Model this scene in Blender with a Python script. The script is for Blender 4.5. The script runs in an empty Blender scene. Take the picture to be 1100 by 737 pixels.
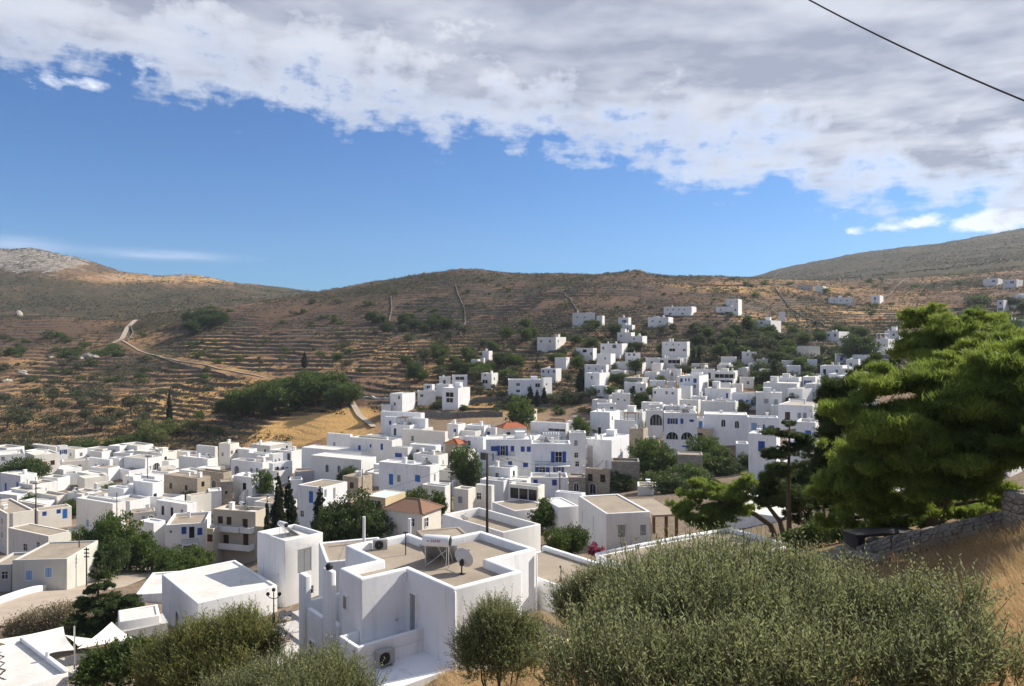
import bpy, bmesh, math, random
import numpy as np
from mathutils import Vector, Matrix
R = math.radians
F = 785.0                       # focal length in photo pixels (1100 px wide)
rng = np.random.RandomState(7)
rnd = random.Random(11)
scene = bpy.context.scene
col = scene.collection

def P(px, py, d):               # the point seen at pixel px,py that lies d metres ahead
    return np.array([(px - 550) / F * d, d, -(py - 368) / F * d])

# ------------------------------------------------------------------ terrain
CP = [  # px, py, d : ground seen (or lying hidden) there
 (550,1700,1.0),(100,1700,1.0),(1000,1700,1.0),
 (550,1050,4.0),(900,960,4.0),(150,1080,4.0),
 (300,900,10),(550,850,10),(750,860,8),(900,880,8),(1070,790,9),(1100,700,11),
 (100,900,16),(300,830,17),(550,790,16),(750,760,13),(880,770,13),(980,745,13),(1070,668,14),(1000,655,19),(1060,622,19),(1110,600,18),
 (20,860,28),(230,800,28),(420,790,27),(520,745,26),(600,725,24),(700,690,22),(850,640,22),(950,625,23),(1080,588,22),
 (30,800,42),(180,760,42),(300,720,42),(330,702,37),(420,735,32),(480,722,32),(560,722,33),(612,708,34),(645,690,33),(760,620,36),(880,596,31),(990,574,28),(1090,548,27),
 (30,740,55),(140,720,55),(250,690,56),(300,672,52),(590,672,40),(700,610,46),(850,575,56),(930,575,45),(1000,545,50),(1090,520,52),
 (40,660,86),(120,645,80),(200,690,66),(270,672,66),(340,650,70),(440,625,70),(560,600,66),(660,592,68),(780,572,75),(900,530,90),(1000,505,80),(1090,480,90),
 (30,632,100),(100,622,108),(200,612,118),(260,608,125),(360,578,112),(460,573,100),(560,558,97),(650,545,100),(720,533,112),(820,510,125),(920,480,140),(1040,450,150),
 (30,575,140),(120,565,150),(220,570,150),(320,560,142),(430,545,135),(520,538,140),(610,528,143),(700,508,155),(800,492,165),(900,445,185),(1000,420,200),
 (30,530,185),(130,530,185),(230,522,190),(330,520,178),(430,505,172),(540,490,180),(640,478,185),(720,462,195),(800,448,200),(880,415,222),(960,392,250),
 (20,490,225),(100,487,235),(200,484,240),(300,484,228),(400,468,220),(500,455,215),(600,447,225),(700,430,230),(800,412,240),(880,393,260),(960,372,290),(1060,355,300),
 (20,460,265),(100,458,270),(180,462,262),(280,458,252),(350,452,245),(430,432,250),(520,418,255),(600,408,262),(690,398,265),(760,390,270),(840,380,280),(920,365,320),
 (20,420,350),(100,412,350),(180,412,340),(270,405,330),(360,400,320),(440,392,310),(530,378,310),(610,372,300),(690,366,305),(770,362,315),(850,352,340),(930,345,370),(1030,335,390),
 (10,372,450),(100,372,440),(180,372,430),(270,362,420),(360,358,410),(440,348,410),(530,342,400),(610,346,350),(690,344,350),(780,340,350),(850,332,410),(930,326,440),(1030,316,460),(1090,312,440),
 (0,340,520),(60,340,520),(120,343,515),(170,337,520),(230,330,530),(300,321,540),(345,313,555),(400,303,560),(450,295,570),(500,288.5,575),(545,293,575),(600,294,580),(650,294,585),(680,291.5,590),(705,295,590),(760,297,600),(820,299,620),(900,301,650),(980,297,640),(1060,289,640),(1100,286,620),
 (0,352,600),(60,352,600),(120,355,600),(180,350,620),(250,340,640),(320,330,660),(400,320,680),(500,306,690),(600,306,690),(680,305,690),(760,306,720),(830,306,760),
 (0,330,760),(70,330,760),(140,330,770),(210,326,790),(280,322,850),(360,324,900),
 (0,290,950),(70,292,960),(140,305,980),(210,305,1000),(270,312,1050),
 (-20,266,1080),(0,267,1080),(25,266,1090),(55,270,1090),(80,277,1090),(110,287,1090),(140,296,1100),(165,296,1160),(190,294,1180),(215,295,1180),(250,303,1200),(290,311,1250),(330,319,1300),(400,330,1300),
 (0,300,1400),(100,320,1400),(220,330,1500),(330,345,1500),(550,325,1100),(700,325,1100),(600,345,1600),
 (780,308,1100),(850,303,1000),(920,293,1000),(1000,284,960),(1090,272,940),
 (800,301,1750),(820,296,1750),(850,288,1700),(890,280,1650),(930,273,1600),(980,266,1550),(1040,258,1500),(1100,247,1450),(1150,240,1400),
 (820,312,2200),(950,300,2200),(1100,285,2200),
]
_c = np.array(CP, float)
def _key(x, y):
    d = np.hypot(x, y)
    return np.stack([np.clip(np.arctan2(x, y), -0.72, 0.72) * 3.2, np.log(np.maximum(d, 0.7)) * 1.5], -1)
_X = (_c[:,0]-550)/F*_c[:,2]; _Y = _c[:,2]; _Z = -(_c[:,1]-368)/F*_c[:,2]
_K = _key(_X, _Y); _D = np.hypot(_X, _Y)
_S = _Z / (_D + 20)
_cc = 0.06
def _phi(a, b):
    return np.sqrt(((a[:,None,:]-b[None,:,:])**2).sum(-1) + _cc*_cc)
_n = len(_K)
_A = np.zeros((_n+3, _n+3)); _A[:_n,:_n] = -_phi(_K,_K) - np.eye(_n)*0.004
_A[:_n,_n] = 1; _A[:_n,_n+1:] = _K; _A[_n,:_n] = 1; _A[_n+1:,:_n] = _K.T
_w = np.linalg.solve(_A, np.concatenate([_S, np.zeros(3)]))
def ground0(x, y):
    x = np.atleast_1d(np.asarray(x,float)); y = np.atleast_1d(np.asarray(y,float))
    k = _key(x.ravel(), y.ravel()); out = np.empty(len(k))
    for i in range(0, len(k), 20000):
        kk = k[i:i+20000]
        out[i:i+20000] = -_phi(kk,_K) @ _w[:_n] + _w[_n] + kk @ _w[_n+1:]
    return (out * (np.hypot(x,y).ravel() + 20)).reshape(x.shape)

_hash = np.random.RandomState(3).rand(512, 512)
def vnoise(x, y):
    xi = np.floor(x).astype(int); yi = np.floor(y).astype(int)
    fx = x-xi; fy = y-yi; fx = fx*fx*(3-2*fx); fy = fy*fy*(3-2*fy)
    h = lambda a,b: _hash[a & 511, b & 511]
    return (h(xi,yi)*(1-fx)+h(xi+1,yi)*fx)*(1-fy)+(h(xi,yi+1)*(1-fx)+h(xi+1,yi+1)*fx)*fy
def fbm(x, y, o=4):
    s = 0; a = .5
    for i in range(o):
        s = s + a*vnoise(x*2**i+i*17.3, y*2**i+i*9.1); a *= .5
    return s/(1-.5**o)
def sstep(a, b, t):
    t = np.clip((t-a)/(b-a),0,1); return t*t*(3-2*t)

# smooth-ground lookup along pixel columns, for finding where a ray meets the land
_tabx = np.arange(-60, 1165, 4.0); _tabd = np.exp(np.linspace(math.log(4), math.log(1300), 700))
_tab = ground0(((_tabx[:,None]-550)/F)*_tabd[None,:], np.broadcast_to(_tabd[None,:], (len(_tabx),len(_tabd))))
def col_ground(px):
    t = (np.clip(px,-60,1160)+60)/4.0; i = int(min(len(_tabx)-2, max(0,t))); f = t-i
    return _tab[i]*(1-f)+_tab[i+1]*f
def hit(px, py, h=0.0, dmin=20.0):          # first distance where the ray is h above the ground
    g = col_ground(px) + h
    z = -(py-368)/F*_tabd
    ok = np.where((z <= g) & (_tabd >= dmin))[0]
    if len(ok) == 0: return 600.0
    i = ok[0]
    if i == 0: return float(_tabd[0])
    a = (z-g)[i-1]; b = (z-g)[i]
    t = a/(a-b) if a > 0 and a != b else 1.0
    return float(_tabd[i-1]*(1-t)+_tabd[i]*t)
def G(px, py, dmin=20.0):                   # the ground point seen at a pixel
    d = hit(px, py, 0.0, dmin); p = P(px, py, d); p[2] = float(ground(p[0], p[1])[0]); return p

# hillside lanes, as ground polylines, kept clear of terraces
LANES = [
 [(146,344),(137,352),(131,363),(118,369),(97,373)],
 [(131,365),(150,376),(178,384),(215,391),(252,400),(285,406)],
 [(378,432),(386,446),(402,459)],
]
LANEP = []
for L in LANES:
    pts = [P(px,py,hit(px,py,0,100))[:2] for px,py in L]; LANEP.append(np.array(pts))
def lane_dist(x, y):
    m = np.full(np.shape(x), 1e9)
    for pts in LANEP:
        for a, b in zip(pts[:-1], pts[1:]):
            ab = b-a; t = np.clip(((x-a[0])*ab[0]+(y-a[1])*ab[1])/(ab@ab),0,1)
            m = np.minimum(m, np.hypot(x-a[0]-t*ab[0], y-a[1]-t*ab[1]))
    return m
FIELDS = [(-66,242,24,17),(48,255,20,11),(54,243,12,8)]
def field_mask(x, y):
    m = 0*x
    for a,b,c,e in FIELDS: m = np.maximum(m, 1-sstep(.75,1.1,np.sqrt(((x-a)/c)**2+((y-b)/e)**2)))
    return m
def terrace_mask(x, y, d):
    px = 550+x/np.maximum(y,1)*F
    m = sstep(225, 262, d)*(1-sstep(600, 680, d))
    up = 1-0.25*sstep(430, 520, d)
    return m*up*sstep(3, 8, lane_dist(x, y))*(1-.85*field_mask(x,y))
def riser(x, y):                            # 0..1 place within a terrace step
    z = ground0(x, y); n = fbm(x/38+5, y/38, 3); st = 1.45 + .5*(vnoise(x/120+9, y/120) > .5)
    d = np.hypot(x,y); z = z + sstep(200,300,d)*(fbm(x/45,y/45,4)-.5)*3.0*(1-.6*sstep(520,570,d))
    q = z/st + (n-.5)*1.9 + (vnoise(x/9+3,y/9)-.5)*.28; keep = sstep(.27,.36,fbm(x/70+40,y/70+3,3)) > .5
    return np.where(keep, q-np.floor(q), 0)
def shape_ground(x, y, z):
    d = np.hypot(x, y)
    far = sstep(640, 800, d)
    z = z + far*((fbm(x/90,y/90,5)-.5)*16*sstep(700,1000,d)+(fbm(x/23,y/23,3)-.5)*4)
    mid = sstep(200, 300, d)*(1-far)
    z = z + mid*(fbm(x/45,y/45,4)-.5)*3.0*(1-.6*sstep(520,570,d))
    m = terrace_mask(x, y, d)
    n = fbm(x/38+5, y/38, 3)
    keep = sstep(.27, .36, fbm(x/70+40, y/70+3, 3))*(.45+.55*sstep(.34,.46,fbm(x/16+4,y/11+8,3)))
    st = 1.45 + .5*(vnoise(x/120+9, y/120) > .5)
    q = z/st + (n-.5)*1.9 + (vnoise(x/9+3,y/9)-.5)*.28
    f = q-np.floor(q)
    tr = np.floor(q) + np.where(f < .84, f*.16, .134+(f-.84)/.16*.866)
    z = z + m*keep*((tr-q)*st)
    near = 1-sstep(60, 110, d)
    z = z + near*(fbm(x/1.7,y/1.7,3)-.5)*.35*sstep(2,6,d)
    return z
def ground(x, y):
    x = np.atleast_1d(np.asarray(x,float)); y = np.atleast_1d(np.asarray(y,float))
    return shape_ground(x, y, ground0(x, y))
# ------------------------------------------------------------------ materials
def _nt(name):
    m = bpy.data.materials.new(name); m.use_nodes = True
    nt = m.node_tree; b = nt.nodes['Principled BSDF']; b.inputs['Specular IOR Level'].default_value = .25
    return m, nt, b
def N(nt, t, **kw):
    n = nt.nodes.new(t)
    for k, v in kw.items():
        if k in ('operation','blend_type','feature','data_type','noise_dimensions','attribute_name','distance','noise_type','normalize'): setattr(n, k, v)
        else: n.inputs[k].default_value = v
    return n
def noise(nt, vec, scale, detail=4, rough=.55):
    n = N(nt, 'ShaderNodeTexNoise', Scale=scale, Detail=detail, Roughness=rough)
    if vec is not None: nt.links.new(vec, n.inputs['Vector'])
    return n.outputs['Fac']
def ramp(nt, fac, stops):
    r = nt.nodes.new('ShaderNodeValToRGB'); e = r.color_ramp.elements
    while len(e) < len(stops): e.new(.5)
    for i, (p, c) in enumerate(stops):
        e[i].position = p; e[i].color = (c[0],c[1],c[2],1) if not isinstance(c,(int,float)) else (c,c,c,1)
    nt.links.new(fac, r.inputs['Fac']); return r.outputs['Color']
def mixc(nt, fac, a, b, bt='MIX'):
    m = N(nt, 'ShaderNodeMix', data_type='RGBA', blend_type=bt)
    for s, v in ((0,fac),(6,a),(7,b)):
        if hasattr(v, 'is_output'): nt.links.new(v, m.inputs[s])
        elif s == 0: m.inputs[0].default_value = v
        else: m.inputs[s].default_value = (v[0],v[1],v[2],1)
    return m.outputs[2]
def math_(nt, op, a, b=0.0, clamp=False):
    m = N(nt, 'ShaderNodeMath', operation=op); m.use_clamp = clamp
    for i, v in enumerate((a,b)):
        if hasattr(v, 'is_output'): nt.links.new(v, m.inputs[i])
        else: m.inputs[i].default_value = v
    return m.outputs[0]
def wpos(nt, scale=(1,1,1)):
    g = nt.nodes.new('ShaderNodeNewGeometry'); m = nt.nodes.new('ShaderNodeMapping'); m.inputs['Scale'].default_value = scale
    nt.links.new(g.outputs['Position'], m.inputs['Vector']); return m.outputs['Vector']
def bump(nt, b, h, strength=.3, dist=.02):
    n = N(nt, 'ShaderNodeBump', Strength=strength, Distance=dist); nt.links.new(h, n.inputs['Height'])
    nt.links.new(n.outputs['Normal'], b.inputs['Normal'])
def plaster(name, base, dirt, rough=.85, grime=.35):
    m, nt, b = _nt(name)
    v = wpos(nt); v2 = wpos(nt, (1.6,1.6,.22))
    c = mixc(nt, ramp(nt, noise(nt, v, .35, 5), [(.35,0.),(.7,1.)]), base, [x*.9 for x in base])
    st = ramp(nt, noise(nt, v2, 1.1, 6, .65), [(.52,0.),(.78,grime)])
    c = mixc(nt, st, c, dirt)
    sp = ramp(nt, noise(nt, v, 3.2, 6, .7), [(.6,0.),(.8,grime*.7)])
    c = mixc(nt, sp, c, dirt)
    nt.links.new(c, b.inputs['Base Color']); b.inputs['Roughness'].default_value = rough
    bump(nt, b, noise(nt, v, 5, 5, .6), .25, .03)
    return m
def flat(name, base, rough=.6, metal=0, var=.12, sc=2.0):
    m, nt, b = _nt(name)
    c = mixc(nt, noise(nt, wpos(nt), sc, 4), [x*(1-var) for x in base], [x*(1+var) for x in base])
    nt.links.new(c, b.inputs['Base Color']); b.inputs['Roughness'].default_value = rough; b.inputs['Metallic'].default_value = metal
    return m
def stone(name, c1, c2, mortar, sc=2.4, ms=.06):
    m, nt, b = _nt(name)
    v = wpos(nt, (1,1,1.5))
    vo = N(nt, 'ShaderNodeTexVoronoi', Scale=sc); nt.links.new(v, vo.inputs['Vector'])
    ve = N(nt, 'ShaderNodeTexVoronoi', feature='DISTANCE_TO_EDGE', Scale=sc); nt.links.new(v, ve.inputs['Vector'])
    sep = nt.nodes.new('ShaderNodeSeparateColor'); nt.links.new(vo.outputs['Color'], sep.inputs[0])
    c = mixc(nt, sep.outputs[0], c1, c2)
    c = mixc(nt, ramp(nt, noise(nt, wpos(nt), 1.3, 5), [(.4,0.),(.75,.6)]), c, [x*.6 for x in c1])
    e = ramp(nt, ve.outputs['Distance'], [(0.,1.),(ms,0.)])
    c = mixc(nt, e, c, mortar)
    nt.links.new(c, b.inputs['Base Color']); b.inputs['Roughness'].default_value = .95
    bump(nt, b, ramp(nt, ve.outputs['Distance'], [(0.,0.),(ms*2,1.)]), .8, .06)
    return m
def concrete(name, base, dirt):
    m, nt, b = _nt(name)
    v = wpos(nt)
    c = mixc(nt, ramp(nt, noise(nt, v, .5, 6, .65), [(.35,0.),(.68,1.)]), base, dirt)
    c = mixc(nt, ramp(nt, noise(nt, v, 9, 3), [(.4,0.),(.8,.4)]), c, [x*.6 for x in dirt])
    nt.links.new(c, b.inputs['Base Color']); b.inputs['Roughness'].default_value = .95
    bump(nt, b, noise(nt, v, 7, 4), .3, .02)
    return m
def leafmat(name, dark, light, trans=.3, rough=.55, spec=.3):
    m, nt, b = _nt(name)
    a = N(nt, 'ShaderNodeAttribute', attribute_name='tone')
    c = mixc(nt, a.outputs['Fac'], dark, light)
    nt.links.new(c, b.inputs['Base Color']); b.inputs['Roughness'].default_value = rough
    b.inputs['Specular IOR Level'].default_value = spec
    t = nt.nodes.new('ShaderNodeBsdfTranslucent'); nt.links.new(mixc(nt, .5, c, [min(1,x*1.4) for x in light]), t.inputs['Color'])
    mx = nt.nodes.new('ShaderNodeMixShader'); mx.inputs[0].default_value = trans
    nt.links.new(b.outputs[0], mx.inputs[1]); nt.links.new(t.outputs[0], mx.inputs[2])
    nt.links.new(mx.outputs[0], nt.nodes['Material Output'].inputs[0])
    return m
def tiles(name, c1, c2):
    m, nt, b = _nt(name)
    tc = nt.nodes.new('ShaderNodeTexCoord'); mp = nt.nodes.new('ShaderNodeMapping'); mp.inputs['Scale'].default_value = (1,1,1)
    nt.links.new(tc.outputs['UV'], mp.inputs['Vector'])
    w = N(nt, 'ShaderNodeTexWave', Scale=1.3, Distortion=.6); nt.links.new(mp.outputs[0], w.inputs['Vector'])
    c = mixc(nt, ramp(nt, noise(nt, wpos(nt), 2.2, 5, .7), [(.3,0.),(.7,1.)]), c1, c2)
    c = mixc(nt, ramp(nt, noise(nt, wpos(nt), .7, 3), [(.5,0.),(.8,.5)]), c, (.25,.2,.15))
    nt.links.new(c, b.inputs['Base Color']); b.inputs['Roughness'].default_value = .9
    bump(nt, b, w.outputs['Fac'], .9, .07)
    return m
M = {
 'w': plaster('whitewash', (.80,.80,.79), (.50,.48,.45), grime=.5),
 'w2': plaster('aged_whitewash', (.74,.73,.70), (.42,.40,.37), grime=.5),
 'wn': plaster('fresh_whitewash', (.80,.81,.82), (.52,.52,.51), grime=.75),
 'c': plaster('cream_plaster', (.76,.72,.64), (.50,.44,.35), grime=.45),
 'b': plaster('beige_plaster', (.56,.49,.39), (.42,.36,.28)),
 'g': plaster('grey_plaster', (.46,.45,.43), (.30,.29,.27), grime=.5),
 'm': plaster('mauve_plaster', (.50,.46,.45), (.38,.34,.32), grime=.5),
 'y': plaster('yellow_plaster', (.68,.55,.34), (.50,.40,.26)),
 'o': plaster('weathered_greenish_plaster', (.52,.52,.47), (.34,.33,.29), grime=.6),
 's': stone('rubble_stone', (.42,.38,.32), (.29,.26,.22), (.24,.21,.18)),
 'st': stone('tan_rubble_stone', (.54,.46,.35), (.42,.35,.26), (.32,.27,.20)),
 'sd': stone('grey_drystone', (.30,.28,.25), (.17,.16,.15), (.035,.032,.03), 3.4, .10),
 'W': concrete('limewashed_roof', (.72,.70,.66), (.58,.55,.50)),
 'T': concrete('tan_screed_roof', (.37,.31,.24), (.28,.23,.18)),
 'G': concrete('grey_screed_roof', (.47,.43,.37), (.36,.32,.27)),
 'RT': tiles('orange_clay_tile', (.46,.15,.07), (.36,.11,.05)),
 'BT': tiles('brown_clay_tile', (.30,.16,.10), (.24,.15,.10)),
 'pane': flat('window_glass_and_opening_shade', (.018,.02,.024), .12, 0, .2),  # also fills open verandas, arches and ruin holes as painted shade
 'blue': flat('blue_paint', (.025,.07,.30), .5),
 'blue2': flat('bright_blue_paint', (.03,.16,.48), .5),
 'lblue': flat('pale_blue_paint', (.22,.36,.55), .5),
 'brown': flat('brown_wood_paint', (.07,.028,.014), .6),
 'orange': flat('orange_wood', (.36,.13,.03), .5),
 'grey': flat('grey_shutter_paint', (.30,.31,.32), .6),
 'trim': flat('white_trim_paint', (.78,.78,.77), .6, 0, .05),
 'iron': flat('dark_iron', (.03,.03,.033), .55, .3),
 'steel': flat('galvanised_steel', (.55,.56,.57), .35, .8),
 'wood': flat('weathered_wood', (.13,.085,.05), .85, 0, .3, 6),
 'pole': flat('dark_timber_pole', (.055,.043,.034), .9, 0, .3, 5),
 'solar': flat('solar_collector_glass', (.012,.018,.04), .08),
 'dish': flat('pale_dish_paint', (.50,.51,.52), .5),
 'tank': flat('white_enamel_tank', (.72,.73,.74), .35),
 'red': flat('red_lettering', (.45,.03,.03), .5),
 'ac': flat('air_conditioner_casing', (.34,.34,.33), .6),
 'terra': flat('terracotta', (.38,.15,.08), .8),
 'sail': flat('off_white_sailcloth', (.74,.71,.65), .8, 0, .04),
 'bark': flat('tree_bark', (.10,.075,.055), .95, 0, .4, 5),
 'barkg': flat('olive_bark', (.13,.11,.085), .95, 0, .4, 5),
 'asph': concrete('village_road_surface', (.46,.38,.30), (.37,.31,.25)),
 'lane': concrete('chalky_lane', (.44,.37,.29), (.34,.28,.22)),
 'pave': concrete('pale_paving', (.62,.59,.54), (.46,.43,.39)),
 'bluer': concrete('pale_blue_roof_paint', (.52,.66,.80), (.62,.70,.77)),
  'st2': stone('tan_boulder', (.50,.36,.20), (.36,.27,.17), (.3,.22,.15), 1.2, .02),
 'rock': stone('pale_boulder', (.52,.47,.40), (.40,.36,.31), (.25,.22,.18), 3.0),
 'pine': leafmat('pine_needles', (.055,.105,.022), (.27,.34,.06), .5),
 'pined': leafmat('dark_pine_needles', (.026,.050,.014), (.08,.115,.028), .36),
 'cyp': leafmat('cypress_foliage', (.014,.026,.010), (.038,.056,.018), .2),
 'olive': leafmat('olive_leaves', (.060,.085,.030), (.31,.335,.15), .4, .6, .25),
 'olived': leafmat('dusty_olive_foliage', (.045,.056,.024), (.115,.125,.060), .25),
 'lush': leafmat('garden_foliage', (.028,.055,.012), (.105,.150,.026), .35),
 'scrub': leafmat('dry_scrub', (.040,.040,.020), (.100,.082,.042), .15),
 'lime': leafmat('lime_green_reed_foliage', (.075,.105,.022), (.15,.17,.045), .35),
 'reed': leafmat('cane_leaves', (.08,.125,.025), (.27,.265,.08), .45),
 'straw': leafmat('dry_grass_blades', (.34,.225,.105), (.64,.47,.26), .35, .8, .2),
 'oleander': leafmat('oleander_leaves', (.09,.11,.045), (.42,.32,.22), .3),
 'pink': leafmat('bougainvillea_bracts', (.18,.025,.06), (.34,.06,.12), .3),
 'twig': flat('grey_twig', (.12,.095,.065), .9),
}
# ------------------------------------------------------------------ mesh building
def tag(o, label=None, cat=None, group=None, kind=None):
    if label: o['label'] = label
    if cat: o['category'] = cat
    if group: o['group'] = group
    if kind: o['kind'] = kind
    return o
def link(name, me, mats=None, parent=None, loc=None, rotz=0.0):
    if mats is not None and len(me.materials) == 0:
        for m in mats: me.materials.append(m)
    o = bpy.data.objects.new(name, me); col.objects.link(o)
    if parent is not None: o.parent = parent
    if loc is not None: o.location = loc
    if rotz: o.rotation_euler = (0,0,rotz)
    return o
def empty(name, loc, rotz=0.0):
    o = bpy.data.objects.new(name, None); col.objects.link(o)
    o.location = loc; o.rotation_euler = (0,0,rotz); o.empty_display_size = .3
    return o
class MB:
    def __init__(s): s.v = []; s.f = []; s.m = []
    def quad(s, pts, mi=0):
        n = len(s.v); s.v += [tuple(p) for p in pts]; s.f.append(tuple(range(n, n+len(pts)))); s.m.append(mi)
    def box(s, x0,x1,y0,y1,z0,z1, mi=0, T=None):
        c = [(x0,y0,z0),(x1,y0,z0),(x1,y1,z0),(x0,y1,z0),(x0,y0,z1),(x1,y0,z1),(x1,y1,z1),(x0,y1,z1)]
        if T is not None: c = [tuple(T @ Vector(p)) for p in c]
        n = len(s.v); s.v += c
        for q in ((0,3,2,1),(4,5,6,7),(0,1,5,4),(1,2,6,5),(2,3,7,6),(3,0,4,7)):
            s.f.append(tuple(n+i for i in q)); s.m.append(mi)
    def tube(s, pts, r, n=6, mi=0, cap=True):
        if not hasattr(r, '__len__'): r = [r]*len(pts)
        pts = [Vector(p) for p in pts]; base = len(s.v)
        for i, p in enumerate(pts):
            t = (pts[min(i+1,len(pts)-1)]-pts[max(i-1,0)]).normalized()
            a = t.orthogonal().normalized() if i == 0 else (pa - t*pa.dot(t)).normalized()
            pa = a; b = t.cross(a)
            for k in range(n):
                an = 2*math.pi*k/n; s.v.append(tuple(p + (a*math.cos(an)+b*math.sin(an))*r[i]))
        for i in range(len(pts)-1):
            for k in range(n):
                k2 = (k+1)%n; s.f.append((base+i*n+k, base+i*n+k2, base+(i+1)*n+k2, base+(i+1)*n+k)); s.m.append(mi)
        if cap:
            s.f.append(tuple(base+k for k in reversed(range(n)))); s.m.append(mi)
            e = base+(len(pts)-1)*n; s.f.append(tuple(e+k for k in range(n))); s.m.append(mi)
    def lathe(s, prof, n=16, c=(0,0,0), mi=0, T=None):
        base = len(s.v)
        for r_, z in prof:
            for k in range(n):
                an = 2*math.pi*k/n; p = Vector((c[0]+r_*math.cos(an), c[1]+r_*math.sin(an), c[2]+z))
                s.v.append(tuple(T @ p) if T is not None else tuple(p))
        for i in range(len(prof)-1):
            for k in range(n):
                k2 = (k+1)%n; s.f.append((base+i*n+k, base+i*n+k2, base+(i+1)*n+k2, base+(i+1)*n+k)); s.m.append(mi)
    def mesh(s, name, mats):
        me = bpy.data.meshes.new(name); me.from_pydata(s.v, [], s.f)
        for m in mats: me.materials.append(m)
        if len(mats) > 1: me.polygons.foreach_set('material_index', s.m)
        me.update(); return me
    def build(s, name, mats, parent=None, loc=None, rotz=0.0, smooth=False):
        if not isinstance(mats, (list,tuple)): mats = [mats]
        me = s.mesh(name, mats)
        if smooth: me.polygons.foreach_set('use_smooth', [True]*len(me.polygons))
        return link(name, me, None, parent, loc, rotz)
def bevel_mesh(me, w, seg=2, ang=35):
    bm = bmesh.new(); bm.from_mesh(me); bmesh.ops.remove_doubles(bm, verts=bm.verts, dist=1e-4)
    bmesh.ops.recalc_face_normals(bm, faces=bm.faces)
    es = [e for e in bm.edges if len(e.link_faces)==2 and e.calc_face_angle(0) > R(ang)]
    bmesh.ops.bevel(bm, geom=es, offset=w, segments=seg, affect='EDGES', profile=.5, clamp_overlap=True)
    for f in bm.faces: f.smooth = True
    bm.to_mesh(me); bm.free()
    me.set_sharp_from_angle(angle=R(50))
def quads_mesh(name, V, tone=None, mat=None, nv=4):
    """V: (n, nv, 3) array of separate faces"""
    n = len(V); me = bpy.data.meshes.new(name)
    me.vertices.add(n*nv); me.vertices.foreach_set('co', np.ascontiguousarray(V, dtype=np.float32).ravel())
    me.loops.add(n*nv); me.loops.foreach_set('vertex_index', np.arange(n*nv, dtype=np.int32))
    me.polygons.add(n); me.polygons.foreach_set('loop_start', np.arange(0, n*nv, nv, dtype=np.int32))
    if tone is not None:
        a = me.attributes.new('tone', 'FLOAT', 'FACE'); a.data.foreach_set('value', np.clip(tone,0,1).astype(np.float32))
    if mat is not None: me.materials.append(mat)
    me.update(); me.validate(); return me
def grid_mesh(name, X, Y, Z, wrap=False):
    nr, nc = X.shape; me = bpy.data.meshes.new(name)
    me.vertices.add(nr*nc); me.vertices.foreach_set('co', np.stack([X,Y,Z],-1).astype(np.float32).ravel())
    i = np.arange(nr*nc).reshape(nr,nc)
    q = np.stack([i[:-1,:-1], i[:-1,1:], i[1:,1:], i[1:,:-1]], -1).reshape(-1,4)
    n = len(q); me.loops.add(n*4); me.loops.foreach_set('vertex_index', q.astype(np.int32).ravel())
    me.polygons.add(n); me.polygons.foreach_set('loop_start', np.arange(0,n*4,4,dtype=np.int32))
    me.polygons.foreach_set('use_smooth', np.ones(n,dtype=bool))
    me.update(); return me

# ---- foliage
def unit(n):
    v = rng.normal(size=(n,3)); return v/np.linalg.norm(v,axis=1,keepdims=True)
def leaf_quads(C, L, Wd, nrm_bias=None, up=0.0):
    """rhombic leaves at centres C, length L, width Wd, random orientation"""
    n = len(C); a = unit(n); a[:,2] += up; a /= np.linalg.norm(a,axis=1,keepdims=True)
    b = np.cross(a, unit(n)); b /= np.linalg.norm(b,axis=1,keepdims=True)+1e-9
    l = L*(.6+.8*rng.rand(n,1)); w = Wd*(.6+.8*rng.rand(n,1))
    return np.stack([C-a*l*.5, C+b*w*.5+a*l*.05, C+a*l*.5, C-b*w*.5+a*l*.05], 1)
def clump_crown(blobs, nclump, per, L, Wd, spread=.16, up=0.0, top_light=0.0):
    """blobs: (x,y,z,rx,ry,rz). Leaves gather in clumps over each blob's outside, leaving gaps"""
    Q = []; T = []
    vol = np.array([b[3]*b[4]+b[4]*b[5]+b[3]*b[5] for b in blobs]); vol = vol/vol.sum()
    for b, fr in zip(blobs, vol):
        k = max(3, int(nclump*fr)); u = unit(k); r = (.45+.55*rng.rand(k,1)**.45)
        ax = np.array(b[3:6]); c = np.array(b[:3]) + u*r*ax
        m = np.repeat(c, per, 0); s = spread*ax.mean()
        pts = m + rng.normal(size=m.shape)*s*np.array([1,1,.7])
        Q.append(leaf_quads(pts, L, Wd, up=up))
        t = np.repeat(rng.rand(k)*.75 + .12*(u[:,2]), per) + rng.normal(size=k*per)*.13
        T.append(t)
    return np.concatenate(Q), np.concatenate(T)
def trunk_mb(mb, base, top, r0, r1, wob=.08, seg=6):
    base = Vector(base); top = Vector(top); L = (top-base).length
    pts = []; rs = []
    for i in range(seg+1):
        t = i/seg; p = base.lerp(top, t)
        if 0 < i < seg: p += Vector((rnd.uniform(-1,1),rnd.uniform(-1,1),0))*wob*L*.3
        pts.append(p); rs.append(r0*(1-t)+r1*t)
    rs[0] *= 1.35
    mb.tube(pts, rs, 7)
    return pts
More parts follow.
